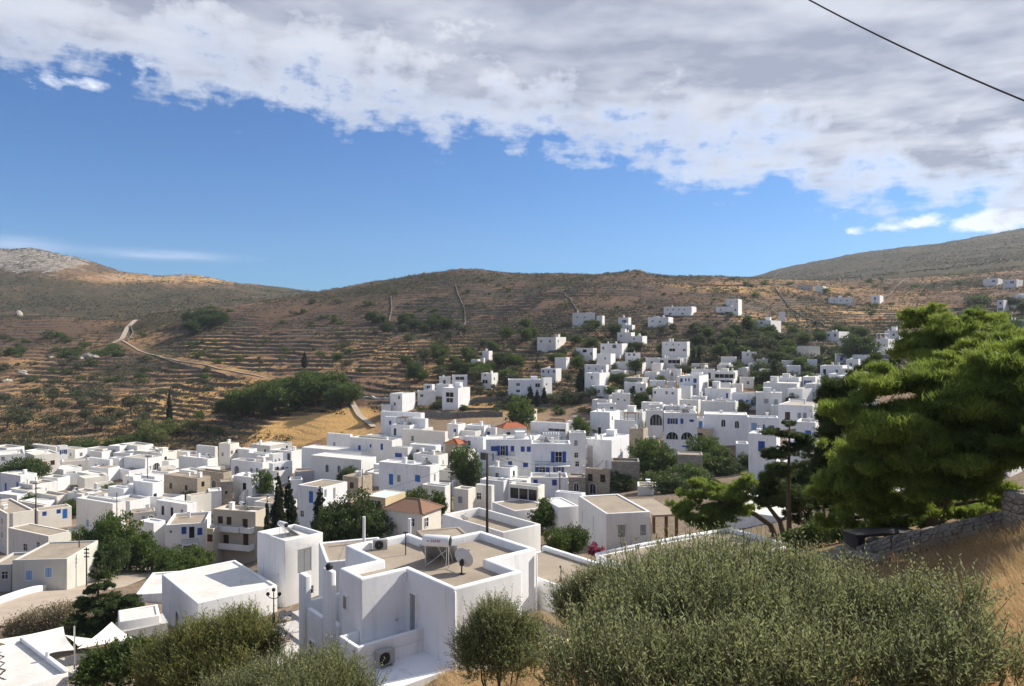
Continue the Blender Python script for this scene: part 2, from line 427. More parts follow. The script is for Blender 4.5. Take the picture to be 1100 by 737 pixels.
def make_tree(name, base, blobs, mat, nclump, per, L, Wd, trunk=(.15,.06), spread=.16, up=0.0, bark='bark', limbs=None):
    """root empty at base; trunk with a limb into every blob; crown"""
    root = empty(name, base)
    Q, T = clump_crown(blobs, nclump, per, L, Wd, spread, up)
    link('crown', quads_mesh(name+'_crown', Q, T, M[mat]), None, root)
    mb = MB(); cz = np.mean([b[2] for b in blobs]); cx = np.mean([b[0] for b in blobs]); cy = np.mean([b[1] for b in blobs])
    zl = min(b[2]-b[5]*.6 for b in blobs)
    fork = Vector((cx*.5, cy*.5, max(.35, zl*.8 if zl>0 else .5)))
    pts = trunk_mb(mb, (0,0,-.5), fork, trunk[0], trunk[0]*.75)
    for b in blobs[:9]:
        trunk_mb(mb, fork, (b[0],b[1],b[2]), trunk[0]*.55, trunk[1]*.5, .12, 5)
    mb.build('trunk', M[bark], root, smooth=True)
    return root
def copy_tree(o, loc, rotz, sc):
    r = o.copy(); col.objects.link(r); r.location = loc; r.rotation_euler = (0,0,rotz); r.scale = sc if hasattr(sc,'__len__') else (sc,sc,sc)
    for ch in o.children:
        c = ch.copy(); col.objects.link(c); c.parent = r
    return r
# ------------------------------------------------------------------ ground, lanes, sky, camera
def build_ground():
    az = np.concatenate([np.linspace(-180,-60,14)[:-1], np.linspace(-60,-40,24)[:-1], np.linspace(-40,40,900), np.linspace(40,60,24)[1:], np.linspace(60,180,14)[1:]])
    rr = [0.0,.6,1.2]
    d = 1.8
    while d < 60: rr.append(d); d *= 1.035
    while d < 210: rr.append(d); d += 2.2
    while d < 480: rr.append(d); d += .68
    while d < 640: rr.append(d); d += 1.1
    while d < 1800: rr.append(d); d += max(4, d*.006)
    while d < 9000: rr.append(d); d *= 1.12
    rr = np.array(rr); A, D = np.meshgrid(np.radians(az), rr)
    X = D*np.sin(A); Y = D*np.cos(A)
    Z = ground(X, Y)
    Z = np.where(D > 2200, Z*(1-sstep(2200,2600,D)) + (-140)*sstep(2200,2600,D), Z)
    me = grid_mesh('ground', X, Y, Z)
    me.materials.append(ground_mat())
    # what grows or lies where (painted as cover maps, not light)
    fx = 550+X/np.maximum(np.abs(Y),.5)*F; fy = 368-Z/np.maximum(np.abs(Y),.5)*F
    big = fbm(X/60,Y/60,4); sm = fbm(X/14+7,Y/14,4)
    hill = sstep(215,250,D)*(1-sstep(630,760,D))
    # dry ochre terraces: lower left, the middle fields, right shoulder
    dry = np.clip(.30+1.5*(big-.5)+.9*(sm-.5),0,1)
    def blob(cx,cy,rx,ry,p=1.0): return p*np.exp(-(((fx-cx)/rx)**2+((fy-cy)/ry)**2))
    dry = dry + blob(110,440,150,45,.45)+blob(440,385,70,28,.6)+blob(340,458,55,14,1.3)+blob(720,408,55,12,1.3)+blob(700,425,30,10,.8)+blob(880,340,80,25,.6)+blob(230,378,60,20,.4)+blob(800,408,25,12,.9)+blob(690,370,60,12,.4)+blob(820,310,120,8,.5)
    dry = dry - blob(420,320,130,26,.35)-blob(640,315,110,16,.55)-blob(300,370,60,30,.25)-blob(560,330,80,20,.15)
    dry = dry - .16*sstep(400,470,D)*np.where(fx<760,1,.4)
    dry = np.clip(dry,0,1.2); fm = field_mask(X,Y); dry = np.maximum(dry, fm*1.15)
    green = np.clip(.35+1.3*(fbm(X/40+31,Y/40,4)-.5)+.5*(sm-.5),0,1)*(.35+.65*hill)
    green = green + blob(420,310,150,30,.25)+blob(560,380,90,25,.3)+blob(830,375,90,22,.45)+blob(230,345,50,8,.5)-blob(340,458,60,14,1)-blob(720,410,60,12,1)
    green = green*(1-fm)
    farl = sstep(650,760,D)
    rockm = farl*np.clip(blob(38,279,62,12,1.3)*(.5+sm)*1.05 + blob(130,298,70,5,.3)+blob(220,298,80,5,.35),0,1.2)
    green = green + .10*sstep(380,460,D)
    green = np.where(farl>.5, np.clip(.92+.9*(sm-.5)+.6*(big-.5)-rockm*.9-blob(210,298,120,6,.5),0,1), green)
    dry = np.where(farl>.5, np.clip(.3+.8*(sm-.5)+blob(200,300,110,8,.5),0,1), dry)
    vill = sstep(40,60,D)*(1-sstep(228,262,D)) * np.where(fx > 640, 1-.45*sstep(170,240,D), 1)
    vill = vill*(1-fm)*np.clip(1-blob(335,458,75,22,1.6)-blob(520,428,110,16,1.3)-blob(715,408,60,16,1.3)-blob(820,395,60,20,1),0,1)
    near = 1-sstep(34,46,D)
    for nm, v in (('dry',dry),('green',np.clip(green,0,1.2)),('rock',rockm),('village',vill),('near',near)):
        a = me.attributes.new(nm,'FLOAT','POINT'); a.data.foreach_set('value', v.astype(np.float32).ravel())
    o = link('ground', me); o['kind'] = 'structure'; return o
def ground_mat():
    m, nt, b = _nt('terraced_hillside'); A = lambda n: N(nt,'ShaderNodeAttribute',attribute_name=n).outputs['Fac']
    v = wpos(nt); geo = nt.nodes.new('ShaderNodeNewGeometry')
    n1 = noise(nt, v, .16, 6, .62); n2 = noise(nt, v, .55, 5, .65); n3 = noise(nt, v, 2.2, 4)
    f = math_(nt,'ADD', A('dry'), math_(nt,'MULTIPLY', math_(nt,'SUBTRACT', n2, .5), 1.6))
    c = ramp(nt, f, [(.08,(.13,.082,.055)),(.34,(.215,.13,.075)),(.62,(.36,.215,.10)),(1.0,(.60,.36,.135))])
    c = mixc(nt, ramp(nt, n3, [(.45,0.),(.75,.55)]), c, (.11,.08,.055))
    g = math_(nt,'ADD', A('green'), math_(nt,'MULTIPLY', math_(nt,'SUBTRACT', n1, .5), 1.5))
    g = math_(nt,'ADD', g, math_(nt,'MULTIPLY', math_(nt,'SUBTRACT', n2, .5), 1.9))
    gc = mixc(nt, n3, (.030,.033,.018), (.066,.060,.035))
    c = mixc(nt, ramp(nt, g, [(.56,0.),(.72,.9)]), c, gc)
    # dry-stone faces wherever the land stands steep, darkened to stand for their shade
    sx = nt.nodes.new('ShaderNodeSeparateXYZ'); nt.links.new(geo.outputs['Normal'], sx.inputs[0])
    st = ramp(nt, sx.outputs['Z'], [(.80,1.),(.93,0.)])
    sc = mixc(nt, noise(nt, v, 1.6, 5, .7), (.055,.047,.04), (.17,.14,.115))
    far = A('rock')
    notfar = math_(nt,'SUBTRACT', 1.0, A('near'), True)
    c = mixc(nt, math_(nt,'MULTIPLY', st, notfar), c, sc)
    vor = N(nt,'ShaderNodeTexVoronoi', Scale=.09); nt.links.new(v, vor.inputs['Vector'])
    rk = mixc(nt, ramp(nt, noise(nt, v, .16, 7, .75), [(.40,0.),(.58,1.)]), (.13,.115,.10), (.37,.33,.285))
    rf = math_(nt,'ADD', far, math_(nt,'MULTIPLY', math_(nt,'SUBTRACT', noise(nt, v, .05, 6, .7), .5), 2.4))
    c = mixc(nt, ramp(nt, rf, [(.45,0.),(.62,.95)]), c, rk)
    vc = mixc(nt, ramp(nt, n2, [(.3,0.),(.7,1.)]), (.31,.25,.19), (.17,.13,.09))
    c = mixc(nt, math_(nt,'MULTIPLY', A('village'), .8), c, vc)
    nc = mixc(nt, n3, (.18,.125,.07), (.38,.27,.15))
    c = mixc(nt, A('near'), c, nc)
    nt.links.new(c, b.inputs['Base Color']); b.inputs['Roughness'].default_value = .95; b.inputs['Specular IOR Level'].default_value = .1
    bump(nt, b, math_(nt,'ADD', noise(nt, v, .8, 6, .7), math_(nt,'MULTIPLY', n3, .4)), .9, .6)
    return m
build_ground()
def ribbon(name, pts2, w, mat, lift=.25, samp=1.0, kerb=None):
    P_ = [np.array(p,float) for p in pts2]; S = [P_[0]]
    for a, b in zip(P_[:-1], P_[1:]):
        k = max(2, int(np.linalg.norm(b-a)/samp))
        for i in range(1,k+1): S.append(a+(b-a)*i/k)
    S = np.array(S)
    for _ in range(3): S[1:-1] = (S[:-2]+2*S[1:-1]+S[2:])/4
    t = np.gradient(S, axis=0); t /= np.linalg.norm(t,axis=1,keepdims=True)+1e-9; nrm = np.stack([-t[:,1],t[:,0]],1)
    offs = np.linspace(-w/2,w/2,5); X = S[:,None,0]+nrm[:,None,0]*offs; Y = S[:,None,1]+nrm[:,None,1]*offs
    Z = ground(X,Y); Z = np.repeat(Z.max(1,keepdims=True)*.35+Z.mean(1,keepdims=True)*.65,5,1)
    for _ in range(4): Z[1:-1] = (Z[:-2]+2*Z[1:-1]+Z[2:])/4
    me = grid_mesh(name, X, Y, Z+lift); me.materials.append(M[mat]); o = link(name, me); o['kind']='structure'
    return S, nrm, Z[:,0]+lift
for nm, pts, w in (('hill_road',LANEP[0],2.8),('hill_lane',LANEP[1],1.1),('field_track',LANEP[2],2.0)):
    ribbon(nm, pts, w, 'lane', .16)
rd = [G(px,py,60)[:2] for px,py in ((-20,676),(40,655),(85,638),(125,622),(150,606))]
S, nrm, Z = ribbon('road', rd, 9.5, 'asph', .15)
# white kerb wall on the road's far side
mb = MB()
k0 = len(S)
for i in range(len(S)-1):
    for o0, o1 in ((4.75,5.15),):
        a = S[i]+nrm[i]*o0; b = S[i]+nrm[i]*o1; c = S[i+1]+nrm[i+1]*o1; d = S[i+1]+nrm[i+1]*o0; z0, z1 = Z[i], Z[i+1]; h = .75
        mb.quad([(a[0],a[1],z0+h),(d[0],d[1],z1+h),(c[0],c[1],z1+h),(b[0],b[1],z0+h)])
        mb.quad([(a[0],a[1],z0-1.5),(d[0],d[1],z1-1.5),(d[0],d[1],z1+h),(a[0],a[1],z0+h)])
        mb.quad([(c[0],c[1],z1-3),(b[0],b[1],z0-3),(b[0],b[1],z0+h),(c[0],c[1],z1+h)])
tag(mb.build('road_wall', M['w']), 'low whitewashed wall along the far edge of the tan road','wall')

SUN_AZ, SUN_EL = 64.0, 37.0
def build_world():
    w = bpy.data.worlds.new('World'); scene.world = w; w.use_nodes = True; nt = w.node_tree
    bg = nt.nodes['Background']; out = nt.nodes['World Output']
    sky = nt.nodes.new('ShaderNodeTexSky'); sky.sky_type = 'NISHITA'; sky.sun_disc = False
    sky.sun_elevation = R(SUN_EL); sky.sun_rotation = R(SUN_AZ); sky.altitude = 100; sky.air_density = 1.0; sky.dust_density = .3; sky.ozone_density = 2.5
    tc = nt.nodes.new('ShaderNodeTexCoord'); sp = nt.nodes.new('ShaderNodeSeparateXYZ'); nt.links.new(tc.outputs['Generated'], sp.inputs[0])
    x, y, z = sp.outputs; zz = math_(nt,'MAXIMUM', z, .02)
    X = math_(nt,'DIVIDE', x, zz); Y = math_(nt,'DIVIDE', y, zz)
    # axes along / across the cloud bank's edge
    ca, sa = math.cos(math.atan(.58)), math.sin(math.atan(.58))
    def lin(a,b,c): return math_(nt,'ADD', math_(nt,'ADD', math_(nt,'MULTIPLY',X,a), math_(nt,'MULTIPLY',Y,b)), c)
    al = lin(ca, sa, 0); ac = lin(-sa, ca, 0)
    def vec(a,b,sx,sy,o=0):
        c = nt.nodes.new('ShaderNodeCombineXYZ'); nt.links.new(math_(nt,'MULTIPLY',a,sx), c.inputs[0]); nt.links.new(math_(nt,'MULTIPLY',b,sy), c.inputs[1]); c.inputs[2].default_value = o; return c.outputs[0]
    nA = noise(nt, vec(al,ac,1,1.3), 1.1, 3, .5); nB = noise(nt, vec(al,ac,1,1.2,3), 4.2, 8, .62); nC = noise(nt, vec(X,Y,.8,1.3,7), 1.3, 2, .5); nG = noise(nt, vec(X,Y,1,1.1,9), 4.6, 3, .5); nD = noise(nt, vec(al,ac,.7,1.0,11), 1.0, 3, .5)
    edge = math_(nt,'SUBTRACT', 3.50*ca, ac)                 # > 0 inside the bank
    def cen(n, k): return math_(nt,'MULTIPLY', math_(nt,'SUBTRACT', n, .5), k)
    az = math_(nt,'ARCTAN2', x, y); el = math_(nt,'ARCSINE', z)
    nH = noise(nt, vec(az,el,1,1.25,4), 13, 7, .6)
    e = math_(nt,'ADD', math_(nt,'ADD', edge, cen(nA,.9)), math_(nt,'ADD', cen(nB,1.1), math_(nt,'DIVIDE', cen(nH,.72), zz)))
    e = math_(nt,'MULTIPLY', e, math_(nt,'MULTIPLY', zz, 4.0))
    cov = ramp(nt, math_(nt,'MULTIPLY_ADD', e, .5) if False else math_(nt,'ADD', math_(nt,'MULTIPLY', e, .5), .5), [(.37,0.),(.60,.66),(.92,1.)])
    # little detached clouds low on the right and two thin veils on the left
    def puff(px, py, rx, ry, amp):
        a0 = math.atan2(px-550, F); e0 = math.atan2((368-py)*math.cos(a0), F)
        dx = math_(nt,'DIVIDE', math_(nt,'SUBTRACT', az, a0), rx/F); dy = math_(nt,'DIVIDE', math_(nt,'SUBTRACT', el, e0), ry/F)
        r2 = math_(nt,'ADD', math_(nt,'MULTIPLY',dx,dx), math_(nt,'MULTIPLY',dy,dy))
        return math_(nt,'MULTIPLY', math_(nt,'POWER', 2.718, math_(nt,'MULTIPLY', r2, -1.0)), amp)
    nE = noise(nt, vec(az,el,1,1.8,2), 34, 6, .6)
    pf = None
    for a in ((965,243,26,6,.8),(995,236,14,6,.75),(1055,240,26,9,.85),(1085,234,30,10,.95),(915,249,8,4,.8),(100,92,16,6,.8),(50,86,18,9,.72),(152,74,10,13,.7)):
        q = puff(*a); pf = q if pf is None else math_(nt,'ADD', pf, q)
    pc = ramp(nt, math_(nt,'ADD', pf, cen(nE,2.1)), [(.34,0.),(.95,.92)])
    pc = math_(nt,'MULTIPLY', pc, ramp(nt, pf, [(.06,0.),(.3,1.)]))
    nF = noise(nt, vec(az,el,1,9,5), 16, 4, .5); vl = None
    for a in ((175,274,55,4,.75),(22,263,30,6,.8)):
        q = puff(*a); vl = q if vl is None else math_(nt,'ADD', vl, q)
    vl = math_(nt,'MULTIPLY', math_(nt,'MULTIPLY', vl, .62), ramp(nt, nF, [(.2,.35),(.65,1.)]))
    # brightness of the bank: thin sunlit rim, greyer lilac body with soft ripples
    dep = ramp(nt, math_(nt,'ADD', math_(nt,'MULTIPLY', math_(nt,'ADD', e, math_(nt,'ADD', cen(nD,1.2), cen(nH,1.6))), .5), .3), [(.36,0.),(.78,1.)])
    rip = ramp(nt, math_(nt,'ADD', nC, cen(nG,.85)), [(.30,1.),(.66,0.)])
    body = mixc(nt, rip, (.48,.505,.575), (.265,.292,.38))
    wc = mixc(nt, dep, (.63,.65,.70), body)
    skc = mixc(nt, 1.0, sky.outputs[0], (.43,.745,1.13), 'MULTIPLY')
    K = 1/SKY
    def up(c): return mixc(nt, 1.0, c, (K,K,K), 'MULTIPLY')
    c = mixc(nt, vl, skc, up_(nt, (.66,.72,.86)))
    c = mixc(nt, math_(nt,'MULTIPLY',pc,.9), c, up_(nt, (.80,.83,.90)))
    cov = math_(nt,'MULTIPLY', cov, ramp(nt, math_(nt,'ADD', math_(nt,'MULTIPLY', Y, .25), .5), [(.45,.5),(.62,1.)]))  # unseen cloud behind the camera, thinned to shape the fill light
    c = mixc(nt, cov, c, up(wc))
    nt.links.new(c, bg.inputs['Color']); bg.inputs['Strength'].default_value = SKY
SKY = .078
def up_(nt, c): return tuple(x/SKY for x in c)
build_world()
sd = bpy.data.lights.new('sun','SUN'); sd.energy = 5.0; sd.angle = R(.5); sd.color = (1,.93,.82)
so = bpy.data.objects.new('sun', sd); col.objects.link(so)
v = Vector((math.sin(R(SUN_AZ))*math.cos(R(SUN_EL)), math.cos(R(SUN_AZ))*math.cos(R(SUN_EL)), math.sin(R(SUN_EL))))
so.rotation_euler = v.to_track_quat('Z','Y').to_euler(); so.location = v*50
cd = bpy.data.cameras.new('camera'); co = bpy.data.objects.new('camera', cd); col.objects.link(co)
co.rotation_euler = (R(90),0,0); cd.sensor_width = 36; cd.lens = 36*F/1100; cd.clip_start = .1; cd.clip_end = 20000
cd.shift_y = -(368.5-368)/1100
scene.camera = co
vs = scene.view_settings; vs.view_transform = 'Standard'; vs.look = 'None'; vs.exposure = .52; vs.gamma = 1
# ------------------------------------------------------------------ houses
_wc = {}
def arch_pts(w, h, n=8):
    r = w/2; z0 = -h/2; zs = h/2-r
    pts = [(-r,z0),(r,z0)]
    for k in range(n+1):
        a = math.pi*k/n; pts.append((r*math.cos(a), zs+r*math.sin(a)))
    return pts
def win_mesh(kind, w, h):
    key = (kind, round(w,1), round(h,1))
    if key in _wc: return _wc[key]
    mb = MB(); fr, pa = 'trim', 'pane'; f = .07
    if kind in 'aA':
        o = arch_pts(w,h); i = arch_pts(w-.16,h-.14); n = len(o)
        mb.quad([(x,-.03,z) for x,z in i], 1)
        for k in range(n):
            a, b = o[k], o[(k+1)%n]; c, d = i[k], i[(k+1)%n]
            mb.quad([(a[0],-.09,a[1]),(b[0],-.09,b[1]),(d[0],-.09,d[1]),(c[0],-.09,c[1])])
            mb.quad([(c[0],-.09,c[1]),(d[0],-.09,d[1]),(d[0],-.03,d[1]),(c[0],-.03,c[1])])
            mb.quad([(b[0],-.09,b[1]),(a[0],-.09,a[1]),(a[0],.02,a[1]),(b[0],.02,b[1])])
        mb.box(-.03,.03,-.06,-.032,-h/2+.02,h/2-.1)
        if kind == 'A':
            for t in (-.25,.25): mb.box(t*w-.03,t*w+.03,-.06,-.033,-h/2+.02,h/2-.28*w)
        mats = [M['trim'], M['pane']]
    else:
        W2, H2 = w/2, h/2
        mb.box(-W2,-W2+f,-.08,.02,-H2,H2); mb.box(W2-f,W2,-.08,.02,-H2,H2)
        mb.box(-W2+f,W2-f,-.081,.02,H2-f,H2); mb.box(-W2+f,W2-f,-.081,.02,-H2,-H2+f)
        mb.quad([(-W2+f,-.012,-H2+f),(W2-f,-.012,-H2+f),(W2-f,-.012,H2-f),(-W2+f,-.012,H2-f)],1)
        if kind == 'h': fr = 'wood'
        if kind in 'wsnV' and w < 1.6:
            mb.box(-.025,.025,-.045,-.014,-H2+f,H2-f)
            mb.box(-W2+f,-.025,-.044,-.014,.08,.12); mb.box(.025,W2-f,-.044,-.014,.08,.12)
        if kind in 'bBgGrno':      # closed leaves with a centre joint
            for s in (-1,1):
                x0, x1 = (s*.02, s*(W2-f-.01)); x0, x1 = min(x0,x1), max(x0,x1)
                mb.box(x0,x1,-.05,-.014,-H2+f+.01,H2-f-.01,2)
                k = int(h/.28)
                for q in range(k):
                    z = -H2+f+.06+q*(h-2*f-.1)/k; mb.box(x0+.06,x1-.06,-.062,-.05,z,z+.12,2)
        if kind == 'v':
            k = max(2,int(w/1.4))
            for q in range(1,k): mb.box(-W2+q*w/k-.04,-W2+q*w/k+.04,-.07,-.014,-H2+f,H2-f)
        leaf = {'b':'blue','B':'blue2','g':'grey','G':'lblue','r':'brown','n':'brown','o':'orange'}.get(kind,'trim')
        if kind in 'nr': fr = 'brown'
        mats = [M[fr], M['pane'], M[leaf]]
    _wc[key] = mb.mesh('window', mats); return _wc[key]
def shutter_mesh(key, w, h):
    k = ('sh', key, round(w,1), round(h,1))
    if k in _wc: return _wc[k]
    mb = MB(); mb.box(-w/2,w/2,-.05,0,-h/2,h/2)
    for q in range(int(h/.2)): mb.box(-w/2+.05,w/2-.05,-.065,-.05,-h/2+.06+q*.2,-h/2+.17+q*.2)
    _wc[k] = mb.mesh('shutter', [M[key]]); return _wc[k]
DEF = {'h':(.9,1.2),'w':(.9,1.15),'b':(1.0,1.35),'B':(1.0,2.05),'g':(.95,1.2),'G':(1.0,1.4),'r':(1.05,2.1),'n':(1.05,1.25),'o':(1.1,1.7),'d':(1.0,2.1),'a':(1.1,1.9),'A':(3.0,2.1),'s':(.95,1.3),'S':(1.1,2.1),'v':(3.5,1.6)}
PENDING = None
def add_window(root, kind, x, y, z, side, w=None, h=None):
    dw, dh = DEF[kind]; w = w or dw; h = h or dh
    if PENDING is not None:
        for (k2,x2,y2,z2,s2,w2,h2) in PENDING:       # openings never overlap
            if s2 == side and abs((x-x2)+(y-y2)) < (w+w2)/2+.12 and abs(z-z2) < (h+h2)/2+.12: return
        PENDING.append((kind,x,y,z,side,w,h)); return
    if kind not in 'aA':
        x, y = {'F':(x,y+REVEAL-.05),'R':(x-REVEAL+.05,y),'L':(x+REVEAL-.05,y)}[side]
    base = 's' if kind == 'S' else kind
    nm = 'door' if (h > 1.85 and kind not in 'aAvG') else ('veranda_opening' if kind == 'v' else 'window')
    rot = {'F':0,'R':R(90),'L':R(-90)}[side]
    o = link(nm, win_mesh(base, w, h), None, root, (x,y,z), rot)
    if kind in 'sS':
        for s in (-1,1): link('shutter', shutter_mesh('blue', w*.5, h), None, o, (s*(w*.75+.03),-REVEAL+.05-.012,0))
    return o
REVEAL = .15
def wall_face(mb, a, b, zb, H, holes, zcuts):
    """outer wall from plan point a to b, with openings (distance along, centre height, width, height)"""
    a = Vector((a[0],a[1])); b = Vector((b[0],b[1])); L = (b-a).length; t = (b-a)/L; nin = Vector((-t.y,t.x))
    p = lambda u,z,k=0.0: (a.x+t.x*u+nin.x*k, a.y+t.y*u+nin.y*k, z)
    if not zcuts: mb.quad([p(0,zb),p(L,zb),p(L,H),p(0,H)]); return
    us = sorted({0.0, round(L,3)} | {round(u+s*w/2,3) for u,zc,w,h in holes for s in (-1,1)}); us = [u for u in us if 0 <= u <= L+.001]; us[-1] = L
    zs = [zb]+[z for z in zcuts if zb < z < H-.02]
    for i in range(len(us)-1):
        for j in range(len(zs)-1):
            uc, zc_ = (us[i]+us[i+1])/2, (zs[j]+zs[j+1])/2
            if any(abs(uc-u) < w/2 and abs(zc_-zc) < h/2 for u,zc,w,h in holes): continue
            mb.quad([p(us[i],zs[j]),p(us[i+1],zs[j]),p(us[i+1],zs[j+1]),p(us[i],zs[j+1])])
    mb.quad([p(u,zs[-1]) for u in us]+[p(L,H),p(0,H)])
    for u,zc,w,h in holes:
        x0,x1,z0,z1 = u-w/2,u+w/2,zc-h/2,zc+h/2; k = REVEAL
        mb.quad([p(x0,z0),p(x0,z1),p(x0,z1,k),p(x0,z0,k)]); mb.quad([p(x1,z1),p(x1,z0),p(x1,z0,k),p(x1,z1,k)])
        mb.quad([p(x0,z1),p(x1,z1),p(x1,z1,k),p(x0,z1,k)]); mb.quad([p(x1,z0),p(x0,z0),p(x0,z0,k),p(x1,z0,k)])
def poly_body(poly, zb, H, par, t, mats, name, parent, holes=None):
    """walls with a parapet ring, open inside the parapet (the roof slab closes it)"""
    n = len(poly); ins = []
    for i in range(n):
        p0, p1, p2 = (Vector(poly[i-1]), Vector(poly[i]), Vector(poly[(i+1)%n]))
        a = (p1-p0).normalized(); b = (p2-p1).normalized()
        na = Vector((-a.y,a.x)); nb = Vector((-b.y,b.x)); den = 1+na.dot(nb)
        ins.append(p1 + (na+nb)*(t/max(den,.2)))
    mb = MB(); zcuts = sorted({round(z,3) for hs in (holes or {}).values() for u,zc,w,h in hs for z in (zc-h/2, zc+h/2)})
    for i in range(n):
        a, b = poly[i], poly[(i+1)%n]; c, d = ins[i], ins[(i+1)%n]
        wall_face(mb, a, b, zb, H, (holes or {}).get(i, []), zcuts)
        mb.quad([(a[0],a[1],H),(b[0],b[1],H),(d[0],d[1],H),(c[0],c[1],H)])
        mb.quad([(d[0],d[1],H),(d[0],d[1],H-par-.12),(c[0],c[1],H-par-.12),(c[0],c[1],H)])
    o = mb.build(name, mats, parent)
    r = MB()
    k = len(r.v); m = len(ins)
    r.v += [(p[0],p[1],H-par) for p in ins] + [(p[0],p[1],H-par-.1) for p in ins]
    r.f.append(tuple(range(m))); r.m.append(0); r.f.append(tuple(reversed(range(m,2*m)))); r.m.append(0)
    return o, r, ins
FOOT = []     # footprints, to keep shrubs out
def auto_windows(root, L, w, s, H, h, seesR, rr, kinds):
    st = max(1, int(round(h/3.1)))
    sx = 1 if L else -1
    for f in range(st):
        zt = H-1.75-f*3.0
        if zt-.9 < H-h-.2: continue
        n = max(1, int(w/3.2))
        for k in range(n):
            if rr.random() < .22: continue
            x = (k+.5+rr.uniform(-.15,.15))*w/n*sx
            kd = rr.choice(kinds)
            dz = -.35 if DEF[kd][1] > 1.85 else 0
            add_window(root, kd, x, 0, zt+dz, 'F')
        if seesR and s > 3:
            n = max(1,int(s/3.6))
            for k in range(n):
                if rr.random() < .3: continue
                add_window(root, rr.choice(kinds), 0, (k+.5)*s/n, zt, 'L' if L else 'R')
CAM = Vector((0,0,0))
def solve_house(xl, xc, xr, top, h, o):
    L = o.get('L'); px0 = xc
    d = o.get('d') or hit(xc, top, h, o.get('dmin', 130 if 515 < xc < 760 and 436 < top < 516 else 60))
    C = P(xc, top, d); tl = (xl-550)/F; tr = (xr-550)/F; X, Y = C[0], C[1]
    vis = (xc-xl if L else xr-xc)
    th0 = o.get('th', 46 if L else -28)
    face = -math.degrees(math.atan2(X, Y))       # turning at which the side is just hidden
    best = None
    if vis <= 2.2 and 'th' not in o: cand = [face+(2.5 if not L else -2.5)]
    elif 'th' in o: cand = [o['th']]
    else: cand = sorted([th0+k for k in range(-40,41,2)], key=lambda a: abs(a-th0))
    for a in cand:
        c, s_ = math.cos(R(a)), math.sin(R(a))
        if not L:
            w = (X-tl*Y)/(c-tl*s_) if abs(c-tl*s_)>1e-3 else -1
            s = (tr*Y-X)/(-s_-tr*c) if abs(-s_-tr*c)>1e-3 else -1
        else:
            w = (tr*Y-X)/(c-tr*s_) if abs(c-tr*s_)>1e-3 else -1
            s = (tl*Y-X)/(-s_-tl*c) if abs(-s_-tl*c)>1e-3 else -1
        if 's' in o: s = o['s']
        elif vis <= 2.2: s = min(max(4.0, w*.75), 8.0)
        if w <= 0: continue
        pen = abs(a-th0) + 8*max(0, 2.5-s) + 4*max(0, s-13) + (0 if w > 1.2 else 50) + 3*max(0,w-26)
        if s <= 0: pen = 1e4
        if best is None or pen < best[0]: best = (pen, a, w, s)
    _, a, w, s = best if best else (0, face, 5, 5)
    if s <= 0: s = 5.0
    return C, a, w, min(s, 18)
HOUSES = {}
